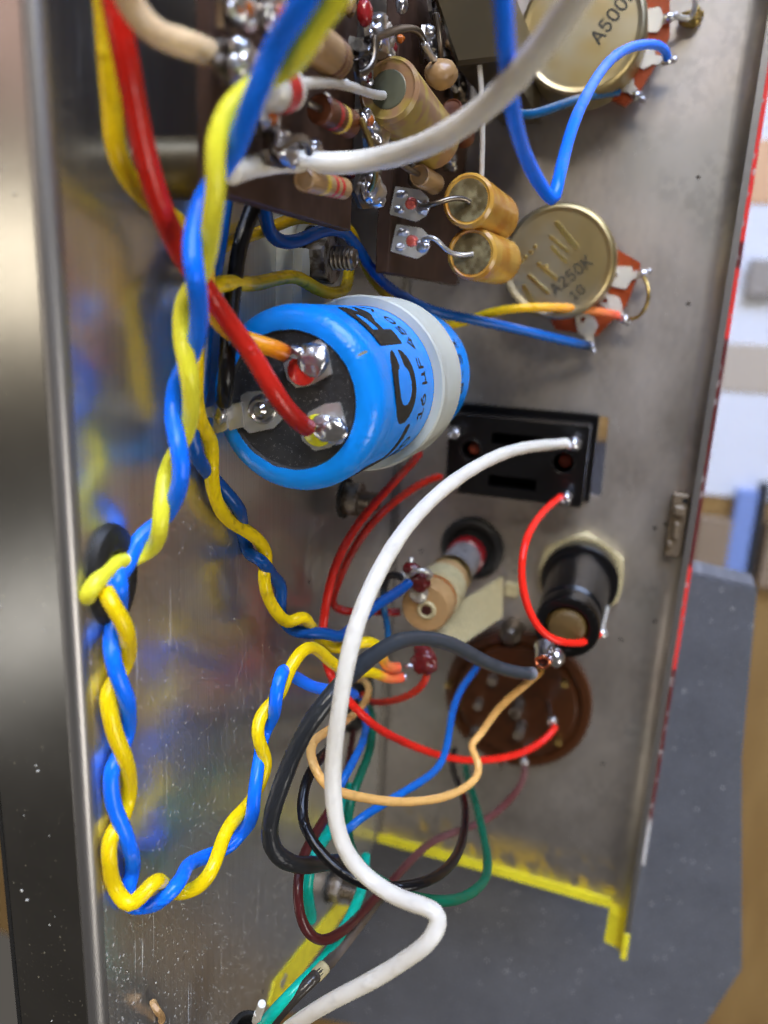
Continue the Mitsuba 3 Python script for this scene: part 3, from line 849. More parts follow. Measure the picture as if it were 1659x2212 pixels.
obj('pin_rim', put(torus(1.25, .33, 32, 10), ty, pa), 'copper', pin)
obj('pin_bore', put(lathe([(0, 0), (1.15, .05)], 24), ty - pa * .8, pa), 'copper_dark', pin)
obj('pin_solder', [blob(ty + [2.3, .6, -1.8], (1.7, 1.9, 1.7), 81, .2), blob(ty + [1.2, 2.2, -1.5], (.7, .7, .7), 82, .2, 2)], 'solder', fh)
s0, s1_ = P(1292, 1305, 15) + [1.2, 0, 0], P(1297, 1366, 27) + [.3, 0, 0]
obj('side_lug', [put(prism([(-1.3, 0), (1.3, 0), (.8, np.linalg.norm(s1_ - s0)), (-.8, np.linalg.norm(s1_ - s0))], .4), s0, np.cross([1, 0, 0], s1_ - s0), (1, 0, 0)), blob(s1_, (1.3, 1.1, 1.3), 83, .3, 2), blob(P(1270, 1382, 28), (.8, .6, .8), 84, .3, 2)], 'dull_tin', fh)
nm_ = obj('side_slot', put(prism(sg.LineString([(0, 0), (0, 6)]).buffer(1.3), .5), P(1266, 1352, 24), (.75, -.5, .1), (-.2, .3, 1)), 'black_pit', fh)

# ------------------------------------------------------------------ pilot lamp
pl = thing('pilot_lamp', 'pilot lamp with a glass bulb and tan fibre base on a pale bracket', 'lamp')
lc = P(1018, 1186, 1)
lx, ly = lc[0], lc[1]
obj('bezel', put(torus(6.6, 1.5, 48, 14), [lx, ly, .6]), 'black_rubber', pl)
obj('bore', put(lathe([(0, .2), (6, .2)], 40), [lx, ly, 0]), 'black_pit', pl)
obj('bulb', put(lathe([(0, 5)] + arc(0, 9.2, 4.2, -80, 0, 9) + [(4.2, 17), (4.0, 20), (3.6, 22)], 48), [lx, ly, 0]), 'bulb_glass', pl)
obj('red_band', put(lathe([(4.0, 5.0), (4.55, 5.2), (4.6, 9.0), (4.15, 9.3)], 48), [lx, ly, 0]), 'bulb_red', pl)
obj('cap', put(lathe([(3.4, 21), (4.5, 21.3), (4.7, 22), (4.7, 24.5), (4.4, 25)], 48), [lx, ly, 0]), 'brass', pl)
th_ = [(4.5, 25)]
for k in range(8):
    th_ += [(4.75, 25.6 + k * 1.5), (4.55, 26.35 + k * 1.5)]
obj('threaded_base', put(lathe(th_ + [(4.6, 38.0)], 48), [lx, ly, 0]), 'tan_fibre', pl)
obj('strap', put(lathe([(4.8, 29.5), (5.25, 29.7), (5.15, 31), (5.3, 32), (5.15, 33), (5.3, 34), (5.15, 35), (5.3, 36.4), (4.8, 36.6)], 48), [lx, ly, 0]), 'cream_metal', pl)
obj('insulator', put(lathe([(5.1, 38.0), (5.2, 38.3), (5.2, 39)], 48), [lx, ly, 0]), 'flux_amber', pl)
obj('end_washer', put(lathe([(5.0, 39), (5.05, 43.2), (4.7, 44), (0, 44.1)], 48), [lx, ly, 0]), 'tan_fibre', pl)
rv = [lx + .4, ly - .2, 44.1]
obj('rivet', [put(torus(1.5, .5, 36, 10), rv)], 'cream_metal', pl)
obj('rivet_bore', put(lathe([(0, .25), (1.1, .25), (1.2, 0)], 24), rv), 'copper_dark', pl)


obj('bracket', slab([(P(938, 1310, 36), P(945, 1388, 38)), (P(965, 1306, 33), P(990, 1398, 37)), (P(1000, 1296, 25), P(1025, 1374, 27)), (P(1045, 1272, 13), P(1058, 1352, 15)), (P(1087, 1246, 3), P(1086, 1333, 5))], .9), 'cream_metal', pl, 50)
obj('bracket_foot', box(P(1090, 1275, 1)[0], P(1119, 1275, 1)[0], P(1100, 1288, 1)[1], P(1100, 1258, 1)[1], .05, 1.6, .2), 'cream_metal', pl)
obj('bracket_screw', put(lathe([(0, 6.5), (1.6, 6.2), (2.5, 5.2), (2.9, 3.5), (3.0, 0)], 28), P(1108, 1358, 0)), 'steel', pl)
lg = obj('upper_lug', [blob(P(905, 1283, 44), (1.9, 2.0, 1.7), 91, .2)], 'dull_tin', pl)
obj('lug_flux', [blob(P(907, 1256, 46), (2.0, 2.2, 1.5), 92, .3), blob(P(888, 1228, 47), (1.8, 1.2, 1.2), 93, .35)], 'dark_lacquer_red', lg)
obj('lug_solder', [tube([P(890, 1240, 48), P(905, 1232, 49), P(925, 1236, 48), P(918, 1250, 46)], .55)[0], blob(P(872, 1245, 47), (1.3, 1.1, 1.0), 94), blob(P(888, 1215, 46), (.9, 1.1, .9), 95)], 'dull_tin', lg)
lg2 = obj('lower_lug', [blob(P(915, 1432, 46), (2.6, 2.6, 1.4), 96, .35), tube([P(902, 1398, 43), P(925, 1415, 44), P(930, 1445, 46)], 1.4)[0]], 'dark_lacquer_red', pl)
obj('lug_solder', [blob(P(872, 1462, 48.5), (.9, .8, .8), 97), blob(P(883, 1438, 49), (1.0, .6, .6), 98)], 'solder', lg2)

# ------------------------------------------------------------------ tube socket
so = thing('socket', 'round brown phenolic socket with solder pins at the panel bottom', 'socket')
sc = P(1113, 1519, 4)
sr = 18.8
obj('disc', put(lathe([(sr, 0), (sr, 2.2), (sr - .5, 2.9), (sr - 2.2, 3.1), (sr - 2.6, 2.2), (sr - 3.3, 2.0), (sr - 3.8, 3.0), (sr - 4.4, 3.3), (0, 3.3)], 96), [sc[0], sc[1], 0]), 'phenolic_dark', so)
for k, (u, v, hgt, r) in enumerate(((1219, 1481, 2.0, .8), (1205, 1607, 2.2, .8), (1112, 1543, 7, 1.5), (1119, 1590, 6, 1.3), (1031, 1528, 3.5, 1.0), (967, 1483, 2.5, .8), (1062, 1474, 3, 1.2), (1019, 1602, 6, 1.4), (1083, 1655, 3, 1.2))):
    q = P(u, v, 3.3 + hgt)
    pr = [(0, hgt - .1 if r < 1.2 else hgt - .9), (r * .55, hgt - .2 if r < 1.2 else hgt - .9), (r * .6, hgt), (r, hgt - .15), (r, -.3)]
    obj('pin', put(lathe(pr, 20), [q[0], q[1], 3.3]), 'brass' if r < 1 else 'grimy_steel', so)
q1, q2 = P(1181, 1526, 6), P(1193, 1559, 13)
obj('pin', [rod(q1 - [0, 0, 2.5], q2, .5), blob(q2, (1.2, 1.5, 1.1), 101, .3, 2)], 'solder', so)
obj('pin', [rod(P(1128, 1625, 4), P(1133, 1652, 9), .8), blob(P(1133, 1648, 9), (1.0, 1.6, 1.0), 102, .3, 2)], 'solder', so)

# ------------------------------------------------------------------ clip nut on the lip
plain('warm_steel', (0.50, 0.44, 0.36), 0.5, 0.55)
cn = thing('clip_nut', 'folded steel clip nut on the right edge of the panel', 'clip')
c0, c1 = P(1434, 1204, 4), P(1492, 1072, 4)
cxa, cxb, cya, cyb = c0[0], xe - .8, c0[1], c1[1]
obj('leaf', box(cxa, cxb, cya, cyb, .3, 3.0, .35), 'warm_steel', cn)
hh = cyb - cya
obj('raised_plate', box(cxa + .9, cxb - 1.2, cya + hh * .3, cyb - hh * .42, 3.0, 4.4, .5), 'warm_steel', cn)
obj('upper_fold', box(cxa + .5, cxb - .6, cyb - hh * .33, cyb - hh * .16, 3.0, 4.8, .5), 'warm_steel', cn)
obj('lower_fold', box(cxa + .2, cxb - 2.2, cya + hh * .14, cya + hh * .27, 3.0, 4.0, .4), 'warm_steel', cn)
obj('slot', box(cxa + 2.2, cxb - .2, cyb - hh * .14, cyb - hh * .06, 2.9, 3.1, .02), 'black_pit', cn)

# ------------------------------------------------------------------ tag boards with their parts
xb = -44.0
tb = thing('tag_board', 'dark brown phenolic tag board standing off the wall at the top', 'circuit board')
ybot = X(500, 425, xb)[1]
zb1, zb0 = X(462, 300, xb)[2], X(760, 450, xb)[2]
obj('panel', box(xb - 2.0, xb, ybot, YT, zb0, zb1, .2), 'tag_board', tb)
tb2 = thing('tag_board', 'brown tag board with two soldered tags beside the orange capacitors', 'circuit board')
ybot2 = X(845, 592, xb)[1]
obj('panel', box(xb - 2.0, xb + .4, ybot2, YT, 1, X(838, 500, xb)[2], .2), 'tag_board', tb2)
one('standoff', rod(np.array([XW, P(375, 366, 102)[1], 102.5]), np.array([xb - 2.05, P(375, 366, 102)[1], 102.5]), 3.3, 36), 'olive_can', 'grey round spacer between the wall and the tag board', 'spacer')


def tag(par, u, v, x, s, seed, red=False, k=(1.5, 1.2), bright='solder'):
    """a solder tag with its blob on a tag board"""
    c = X(u, v, x)
    rg = np.random.default_rng(seed)
    q = [(s * .95 * math.cos(a) * rg.uniform(.75, 1.1), s * 1.35 * math.sin(a) * rg.uniform(.75, 1.1)) for a in np.linspace(0, 2 * np.pi, 8)[:-1]]
    t = obj('tag', put(prism(sg.Polygon(q).buffer(-.2).buffer(.2), .7), c - [.5, 0, 0], (1, rg.uniform(-.3, .3), rg.uniform(-.3, .3)), (0, 1, 0)), 'steel', par)
    obj('solder', [blob(c + [.9, 0, 0], (s * .5, s * .7, s * .95), seed, .4), blob(c + [1.1, s * .4, s * .5], (s * .4, s * .4, s * .45), seed + 1, .35, 2), blob(c + [1.0, -s * .4, -s * .6], (s * .4, s * .35, s * .4), seed + 2, .35, 2)], bright, t)
    if red:
        obj('flux', blob(c + [1.3, -.2, .2], (s * .35, s * .45, s * .5), seed + 3, .3, 2), red, t)


tag(tb, 515, 150, -41.1, 3.0, 110)
tag(tb, 560, 250, -42.1, 2.2, 114, 'flux_amber')
tag(tb, 600, 322, -41.1, 2.3, 118)
tag(tb, 575, 30, -41.1, 2.6, 122, 'flux_amber')
tag(tb, 500, 15, -41.1, 2.4, 126, 'flux_amber')
tag(tb, 668, 330, -41.6, 1.8, 130)
tag(tb, 775, 160, -41.6, 1.9, 134, 'dark_lacquer_red')
tag(tb, 800, 300, -41.6, 3.2, 138, 'flux_red')
tag(tb, 780, 258, -40.6, 1.6, 142, 'flux_amber')
tag(tb, 808, 85, -40.6, 3.4, 146, None)
tag(tb, 795, 412, -40.5, 2.9, 150)
tag(tb2, 905, 375, -41.6, 2.6, 154, 'flux_amber')
for k, (u_, v_, z_) in enumerate(((884, 441, 51.5), (886, 522, 50.5))):        # two flat tags turned towards the open side
    c_ = P(u_, v_, z_)
    pl_ = sg.Polygon([(-2.7, -2.0), (1.6, -2.3), (2.9, -1.2), (3.3, 0), (2.8, 1.3), (1.4, 2.2), (-2.6, 2.0)]).buffer(.25).difference(sg.Point(.2, 0).buffer(.9))
    nz, hx = (.30, .05, .95), (.95, -.15, -.3)
    t_ = obj('tag', put(prism(pl_, .5), c_, nz, hx), 'dull_tin', tb2)
    F_ = frame(nz, hx)
    obj('solder', [blob(c_ + F_ @ [2.2, -.2, .6], (1.3, 1.1, .7), 401 + k, .4), blob(c_ + F_ @ [-1.6, 1.2, .5], (1.1, .7, .5), 403 + k, .4), blob(c_ + F_ @ [-1.5, -1.3, .5], (.9, .6, .5), 405 + k, .4)], 'solder', t_)
    obj('flux', blob(c_ + F_ @ [.2, .1, .35], (1.15, 1.0, .5), 407 + k, .3), 'lacquer_pink', t_)
tag(tb2, 962, 345, -41.6, 2.6, 166)
tag(tb2, 915, 95, -41.6, 3.0, 170)
tag(tb2, 950, 135, -40.6, 2.4, 174)
tag(tb2, 985, 195, -41.6, 2.8, 178, bright='steel')
tag(tb2, 940, 30, -41.6, 2.6, 182)
obj('solder_tray', slab([(X(748, 118, -39), X(752, 88, -42)), (X(775, 122, -37.5), X(775, 92, -42)), (X(805, 118, -37.5), X(803, 88, -42)), (X(826, 104, -38.5), X(828, 78, -42))], .6), 'dark_glass', tb)
rgm = np.random.default_rng(33)
kinds = ['grimy_steel', 'dull_tin', 'flux_amber', 'dark_lacquer_red', 'grimy_steel', 'band_brown', 'solder', 'resistor_tan']
for k in range(34):                                         # drips of solder and flux between the tags
    u_, v_ = rgm.uniform(700, 1005), rgm.uniform(5, 395)
    if 780 < u_ < 960 and 115 < v_ < 300:
        continue
    r_ = rgm.uniform(.45, 1.15)
    obj('drip', blob(X(u_, v_, -43.2 + r_ * .6), (r_ * .8, r_ * rgm.uniform(.6, 1.3), r_ * rgm.uniform(.6, 1.6)), 300 + k, .4, 2), kinds[k % 8], tb if u_ < 830 else tb2)
rgl = np.random.default_rng(12)
for (u0, v0, x0), (u1, v1, x1), w, mt, hd in (((600, 322, -38.6), (668, 330, -38.6), .5, 'steel', tb), ((775, 160, -38.6), (808, 85, -37.6), .5, 'steel', tb),
                                      ((800, 300, -37.6), (905, 375, -38.6), .45, 'steel', tb), ((780, 258, -37.6), (800, 410, -37.6), .4, 'brass', tb), ((915, 95, -37.6), (985, 195, -37.6), .5, 'dull_tin', tb2),
                                      ((962, 345, -38.6), (905, 375, -38.6), .45, 'steel', tb2), ((950, 135, -37.6), (940, 30, -37.6), .5, 'steel', tb2), ((808, 85, -37.6), (915, 95, -38.6), .5, 'steel', tb),
                                      ((985, 195, -38.6), (962, 345, -38.6), .45, 'brass', tb2), ((962, 345, -39.6), (940, 300, -39.6), .45, 'dull_tin', tb2)):
    a_, b_ = X(u0, v0, x0), X(u1, v1, x1)
    mid = (a_ + b_) / 2 + [rgl.uniform(.3, 1.6), rgl.uniform(-1.5, 1.5), rgl.uniform(-1.5, 1.5)]
    obj('bare_lead', tube([a_, mid, b_], w, sides=8)[0], mt, hd)
one('red_bead', blob(X(788, 28, -39.6), (1.0, 1.6, 1.2), 190, .15), 'flux_red', 'small red bead at the very top, right of the yellow wire', 'bead')


def axial(name, label, cat, a, b, r, mat_, bands=(), end=None, lead=None, er=.78):
    a, b = np.array(a), np.array(b)
    L_ = np.linalg.norm(b - a)
    t = thing(name, label, cat)
    rim = .12 * r
    obj('body', put(lathe([(0, .25), (r * .80, .25), (r * .86, .1), (r - rim, 0), (r, rim), (r, L_ - rim), (r - rim, L_), (0, L_)], 48), a, b - a), mat_, t)
    if end:
        obj('end', put(lathe([(0, .02), (r * .55, .05), (r * er, .12), (r * er, .35)], 40), a, b - a), end, t)
    for s, w, m_ in bands:
        obj('band', put(lathe([(r, s * L_), (r * 1.012, s * L_ + .02), (r * 1.012, (s + w) * L_), (r, (s + w) * L_)], 40), a, b - a), m_, t)
    if lead:
        obj('lead', tube(lead[0], lead[1])[0], lead[2], t)
    return t


n_ = np.array([0, 0, -1.0])
e1 = P(1010, 432, 50)
axial('film_capacitor', 'amber tubular capacitor with a dark lead, upper of the two beside the pot', 'capacitor', e1, e1 + [1.3, -.7, -19], 4.35, 'amber_film', end='foil_end', lead=([P(908, 444, 52.3), P(950, 436, 53.5), P(985, 428, 52), P(1015, 436, 50.3)], .45, 'steel'))
e2 = P(1018, 548, 48)
axial('film_capacitor', 'amber tubular capacitor with a curled bare lead, lower of the two', 'capacitor', e2, e2 + [1.3, .1, -19], 4.35, 'amber_film', end='foil_end', lead=([P(912, 518, 51.5), P(945, 520, 53), P(965, 540, 51), P(990, 550, 49), P(1022, 548, 48.2)], .4, 'dull_tin'))
e3 = P(838, 192, 72)
axial('paper_capacitor', 'waxy yellow tubular capacitor with a grey end, above the white wire', 'capacitor', e3, e3 + [.8, -2.5, -22], 4.45, 'waxed_paper', end='wax_grey', er=.58, lead=([P(640, 183, 99), P(700, 178, 93), P(760, 188, 84), P(805, 203, 75.5), P(828, 206, 72.3)], .6, 'tag_silver'))
rs = thing('sleeved_joint', 'white sleeved joint with a red patch behind the blue and yellow wires', 'joint')
obj('sleeve', put(lathe([(0, 0), (1.3, 0), (1.8, .4), (2.1, 1.2), (2.1, 4), (1.6, 4.6), (0, 4.6)], 32), P(582, 198, 105), P(650, 190, 99) - P(582, 198, 105)), 'tag_silver', rs)
obj('red_patch', put(lathe([(2.12, 1.0), (2.2, 1.1), (2.2, 3.0), (2.12, 3.1)], 32), P(582, 198, 105), P(650, 190, 99) - P(582, 198, 105)), 'band_red', rs)
axial('resistor', 'fat tan resistor with a brown end ring behind the yellow wire', 'resistor', P(660, 78, 98), P(725, 130, 89), 2.25, 'resistor_tan', [(.72, .08, 'band_brown'), (.86, .06, 'band_brown')])
axial('resistor', 'tan resistor with red bands just below the upper white wire', 'resistor', P(655, 388, 96), P(742, 408, 85), 1.3, 'resistor_tan', [(.36, .09, 'band_yellow'), (.58, .07, 'band_red'), (.74, .07, 'band_red')])
axial('resistor', 'small tan resistor end left of the upper amber capacitor', 'resistor', P(905, 378, 56), P(940, 398, 48), 1.7, 'resistor_tan')
axial('resistor', 'dark brown resistor in the shade right of the sleeved joint', 'resistor', P(690, 235, 92), P(755, 268, 83), 1.7, 'band_brown', [(.3, .1, 'band_red'), (.55, .1, 'band_yellow')], lead=([P(665, 222, 94), P(676, 228, 93.4), P(692, 236, 92)], .4, 'steel'))
axial('resistor', 'dark brown resistor between the waxy capacitor and the metal can', 'resistor', P(975, 235, 46), P(1005, 300, 36), 1.8, 'band_brown', [(.3, .12, 'band_yellow')])
one('brown_bead', blob(P(952, 160, 52), (2.6, 2.2, 2.4), 196, .15), 'resistor_tan', 'round tan bead right of the waxy yellow capacitor', 'bead')
can = thing('metal_can', 'olive grey metal can at the top between boards and pot', 'can')
k1 = [P(918, -60, 46), P(985, 140, 46), P(1090, 128, 46), P(1090, -60, 46)]
obj('case', prism([p[:2] for p in k1], 44, .6, z0=2), 'olive_can', can)

# ------------------------------------------------------------------ wires
# the twisted blue and lemon pair from the top edge to the left grommet
wire('blue_wire', 'bright blue wire twisted with lemon yellow, from the top to the left grommet',
     [(686, -50, 122), (630, 45, 120), (590, 112, 118), (562, 180, 117), (535, 250, 115.5), (505, 325, 113), (470, 380, 111), (442, 425, 111), (425, 475, 112), (415, 530, 113.5), (420, 590, 114), (429, 653, 112), (425, 730, 109), (400, 790, 107), (380, 836, 106.5), (374, 903, 107.5), (385, 963, 109), (391, 1020, 109), (375, 1085, 107.5), (338, 1134, 106.5), (302, 1166, 108), (278, 1212, 109), (258, 1242, 109.5), (228, 1256, 110), (205, 1250, 111)], 2.0, 'blue', 'twisted pair from the top', seed=1)
wire('yellow_wire', 'lemon yellow wire twisted with bright blue, from the top to the left grommet',
     [(768, -60, 121), (718, 8, 119.5), (672, 78, 118), (628, 138, 115.5), (560, 178, 113), (520, 208, 113.5), (482, 262, 114.5), (465, 333, 115), (466, 400, 114.5), (459, 467, 113.5), (447, 553, 111), (425, 610, 109.8), (399, 655, 109), (393, 720, 109), (404, 786, 109.6), (413, 853, 108.5), (405, 925, 106.5), (384, 970, 106.2), (361, 1020, 106.6), (350, 1085, 108.5), (345, 1140, 109), (320, 1190, 107.5), (290, 1205, 107.3), (253, 1216, 110.5), (228, 1236, 111.5), (203, 1265, 112.5), (196, 1284, 112.5)], 2.0, 'lemon', 'twisted pair from the top', seed=2)
# from the grommet down and round to the lamp
wire('yellow_wire', 'warm yellow wire of the twisted loop hanging at lower left',
     [(222, 1252, 112.6), (229, 1275, 114.1), (240, 1300, 115.1), (266, 1346, 114.6), (277, 1389, 113.1), (268, 1439, 111.6), (249, 1472, 112.1), (235, 1500, 114.1), (237, 1539, 114.9), (250, 1589, 114.6), (270, 1639, 113.6), (279, 1686, 112.1), (276, 1731, 111.3), (258, 1778, 112.1), (239, 1812, 114.6), (237, 1866, 115.1), (250, 1919, 114.9), (280, 1951, 114.6), (307, 1933, 113.6), (330, 1909, 112.3), (360, 1917, 108.3), (393, 1928, 105.6), (427, 1915, 104.4), (457, 1879, 103.0), (477, 1826, 99.5), (500, 1778, 96), (535, 1739, 92), (562, 1690, 91.5), (573, 1645, 90.5), (557, 1585, 91), (570, 1538, 88.5), (601, 1503, 86.5), (622, 1456, 85), (650, 1410, 82), (678, 1400, 78), (703, 1419, 74), (730, 1441, 70), (760, 1452, 64), (800, 1452, 58), (830, 1462, 53), (868, 1463, 49)], 2.0, [(0, 'yellow'), (.94, 'yellow'), (.965, 'orange'), (1, '#e8583a')], 'twisted pair of the lower loop', seed=3, dirt=.12)
wire('blue_wire', 'blue wire of the twisted loop hanging at lower left',
     [(256, 1238, 112.1), (259, 1270, 113.1), (257, 1310, 111.9), (243, 1366, 113.1), (242, 1410, 114.6), (251, 1450, 114.9), (270, 1499, 114.1), (278, 1540, 112.6), (272, 1592, 111.4), (255, 1635, 111.9), (242, 1665, 113.9), (240, 1702, 114.9), (248, 1745, 114.7), (267, 1792, 114.1), (283, 1840, 112.9), (285, 1886, 111.4), (276, 1925, 111.3), (288, 1958, 111.6), (318, 1957, 110.6), (353, 1940, 110.8), (383, 1910, 109.0), (403, 1874, 105.1), (433, 1855, 100.2), (460, 1844, 97.5), (493, 1829, 95.8), (520, 1802, 94), (543, 1766, 94.2), (550, 1712, 94), (557, 1660, 92), (572, 1583, 87.5), (591, 1545, 88), (597, 1500, 89), (606, 1462, 87.5), (623, 1452, 82.5), (660, 1476, 78), (690, 1487, 74), (730, 1492, 66), (765, 1500, 56)], 2.0, 'blue', 'twisted pair of the lower loop', seed=4)
# dull yellow round the clamp, then twisted with navy down to the lamp
wire('yellow_wire', 'grimy yellow wire passing above the blue capacitor, then twisted with dark blue',
     [(754, 585, 46), (750, 612, 52), (736, 630, 58), (700, 630, 65), (667, 613, 70), (627, 598, 77), (578, 607, 83), (538, 613, 88.5), (470, 616, 96), (436, 650, 99), (424, 760, 99), (424, 870, 98.5), (437, 920, 96.5), (455, 955, 94), (458, 1036, 92), (483, 1111, 88.5), (522, 1141, 83.5), (562, 1172, 80), (575, 1204, 79), (571, 1242, 81), (582, 1296, 80), (603, 1329, 78), (626, 1343, 76), (648, 1335, 74.5), (668, 1348, 71), (686, 1373, 66.5), (706, 1394, 64.5), (735, 1400, 63), (773, 1390, 62), (802, 1388, 60), (828, 1426, 55), (860, 1441, 50.5)], 2.0, [(0, '#b8940a'), (.25, '#c8a40c'), (.4, 'yellow'), (.93, 'yellow'), (.97, 'orange'), (1, '#e86040')], 'twisted pair under the capacitor', seed=5, dirt=.45)
wire('blue_wire', 'dark blue wire twisted with yellow below the blue capacitor',
     [(488, 425, 88), (474, 520, 92), (455, 640, 96.5), (442, 740, 97.3), (431, 850, 96.5), (415, 930, 97.3), (428, 988, 96), (467, 1040, 90), (508, 1088, 87.3), (523, 1139, 81.5), (538, 1193, 78.8), (562, 1210, 82), (587, 1240, 78.5), (606, 1270, 75.5), (606, 1304, 75), (613, 1340, 74), (632, 1360, 73.2), (660, 1367, 72), (703, 1369, 69), (735, 1374, 66), (767, 1350, 62), (795, 1322, 60), (838, 1292, 55), (884, 1258, 49)], 2.0, 'navy', 'twisted pair under the capacitor', seed=6)
wire('yellow_wire', 'yellow wire running from the top left corner to the upper capacitor lug',
     [(220, -45, 115), (232, 100, 114.5), (243, 250, 114), (253, 330, 113.5), (292, 405, 110.5), (350, 455, 106), (402, 496, 102), (440, 560, 99.5), (450, 640, 100), (480, 702, 99.5), (545, 738, 98), (618, 764, 95.5)], 2.1, [(0, 'gold'), (.6, 'gold'), (.8, '#e8ae12'), (.93, '#f0a020'), (.98, '#d8780e'), (1, '#7a2a0a')], seed=7, dirt=.2)
wire('red_wire', 'thick red wire from the top left corner to the lower capacitor lug',
     [(238, -45, 119), (262, 80, 118.5), (282, 180, 117.5), (310, 320, 115.5), (345, 440, 113), (400, 560, 108.5), (440, 618, 106), (490, 690, 103.8), (548, 772, 102), (595, 850, 100.5), (630, 895, 98.5), (664, 924, 95.5)], 2.35, [(0, '#b81a0e'), (.8, '#bf2418'), (1, '#8c1812')], seed=8)
wire('cream_wire', 'peach cream wire at the top left ending on a silver solder blob',
     [(262, -50, 124), (290, 20, 121), (328, 64, 119.5), (385, 90, 116.5), (435, 108, 113), (468, 122, 110)], 2.35, 'cream', seed=9)
wire('white_wire', 'thick white wire sweeping from the top edge left across the tag boards',
     [(1285, -70, 115), (1230, 15, 111.5), (1175, 93, 108), (1110, 172, 104.5), (1040, 238, 101), (960, 292, 98), (880, 327, 94.5), (800, 346, 92.5), (720, 353, 93.5), (640, 349, 96), (580, 352, 99), (530, 364, 102.5), (498, 374, 106)], 2.5, 'white', seed=10)
wire('blue_wire', 'bright blue wire bent sharply in a V beside the A500K potentiometer',
     [(1082, -50, 112), (1090, 60, 108.5), (1098, 170, 102.5), (1112, 262, 96), (1136, 340, 88.5), (1163, 393, 83), (1186, 424, 80.3), (1195, 428, 79.5), (1201, 412, 79), (1215, 352, 74), (1235, 280, 67), (1265, 210, 56.5), (1303, 148, 42), (1350, 108, 28), (1400, 96, 17), (1433, 106, 9.5), (1441, 124, 6.5)], 1.65, 'blue', seed=11)
wire('blue_wire', 'dusky blue wire from the bottom terminal of the A500K potentiometer',
     [(1050, 190, 40), (1085, 230, 38), (1130, 247, 34), (1200, 231, 26), (1270, 209, 15), (1335, 198, 7)], 1.6, '#0a4c78', seed=12)
wire('white_wire', 'thin greyish white wire running straight down behind the sweeping white wire',
     [(1032, 110, 44), (1040, 200, 44), (1042, 300, 43), (1040, 385, 42)], .95, '#b5afa6', seed=13)
wire('blue_wire', 'navy wire from under the tag board over the clamp to the A250K potentiometer',
     [(566, 425, 86), (574, 470, 83), (592, 512, 79), (622, 523, 76), (680, 505, 70), (735, 499, 62), (768, 530, 56), (810, 590, 47), (870, 640, 37), (950, 675, 29), (1000, 686, 26.5), (1100, 707, 20), (1200, 731, 12.5), (1272, 747, 7)], 1.95, [(0, '#063264'), (.5, '#0a3f80'), (.72, '#1460b4'), (.95, '#1460b4'), (1, '#27303a')], seed=14)
wire('yellow_wire', 'yellow wire turning orange where it joins the A250K potentiometer',
     [(430, 565, 94), (464, 542, 90), (514, 518, 85), (558, 503, 79), (600, 486, 74), (647, 471, 68), (707, 477, 60), (750, 493, 53), (775, 540, 46), (802, 600, 38), (855, 655, 30), (945, 702, 23), (1010, 692, 20.5), (1060, 676, 19.5), (1110, 667, 19), (1180, 664, 16.5), (1260, 668, 11.5), (1336, 682, 7)], 1.75, [(0, '#a8860c'), (.55, '#b8940c'), (.72, 'yellow'), (.85, '#f2b41c'), (.95, '#f48c44'), (1, '#e85a44')], seed=15, dirt=.25)
wire('black_wire', 'matt black wire dropping from the tag board to the left capacitor lug',
     [(558, 420, 86), (540, 465, 88.5), (518, 535, 90.5), (506, 612, 92), (496, 700, 95), (490, 790, 97.5), (484, 868, 95)], 2.1, '#0e0d0c', seed=16)
# switch, fuse and lower wires
wire('white_wire', 'long thick white wire from the black switch down to the bottom edge',
     [(1222, 957, 16), (1195, 960, 24), (1140, 966, 40), (1080, 983, 53), (1000, 1026, 66), (920, 1092, 78), (855, 1172, 87.5), (805, 1262, 94), (770, 1352, 98.5), (748, 1442, 100.5), (730, 1552, 101.5), (719, 1680, 101.5), (728, 1780, 102), (755, 1850, 102), (800, 1900, 102), (860, 1938, 103), (915, 1958, 104), (940, 1972, 104.3), (946, 1990, 104.5), (932, 2025, 105.5), (890, 2063, 106), (820, 2108, 106), (740, 2150, 106), (670, 2190, 105), (600, 2245, 102)], 2.2, 'white', seed=17, dirt=.12)
wire('red_wire', 'thin bright red wire curling from the switch to the fuse holder',
     [(1212, 1073, 15), (1190, 1090, 24), (1155, 1130, 36), (1132, 1185, 44), (1127, 1240, 46), (1140, 1310, 46), (1170, 1362, 45), (1205, 1384, 43), (1245, 1389, 39), (1275, 1382, 33), (1298, 1366, 27)], 1.45, 'scarlet', seed=18)
wire('black_wire', 'thick charcoal wire looping from the fuse holder tip to the lower left',
     [(1150, 1455, 43), (1105, 1450, 49), (1040, 1426, 58), (975, 1392, 67), (915, 1379, 74), (860, 1386, 80), (800, 1421, 86), (738, 1477, 92), (682, 1545, 95.5), (638, 1622, 97), (602, 1712, 98.5), (583, 1790, 99), (594, 1838, 98.5), (626, 1863, 97), (672, 1868, 93), (720, 1863, 87), (770, 1868, 80)], 2.45, [(0, '#8b8f94'), (.02, '#3a4046'), (.3, '#3a4046'), (.6, '#2a2c2e'), (1, '#1c1a18')], seed=19)
wire('red_wire', 'red wire from under the capacitor down and across to the brown socket',
     [(905, 980, 26), (880, 1010, 38), (825, 1070, 48), (765, 1145, 55), (722, 1230, 59), (702, 1320, 61), (697, 1385, 61), (706, 1435, 60), (727, 1482, 61), (757, 1518, 61.5), (800, 1560, 59), (850, 1592, 53), (920, 1622, 44), (1000, 1641, 34), (1080, 1638, 26), (1150, 1615, 19.5), (1190, 1583, 15), (1200, 1568, 14)], 1.6, [(0, '#b01a10'), (.4, '#d8261a'), (.55, 'scarlet'), (1, 'scarlet')], seed=20)
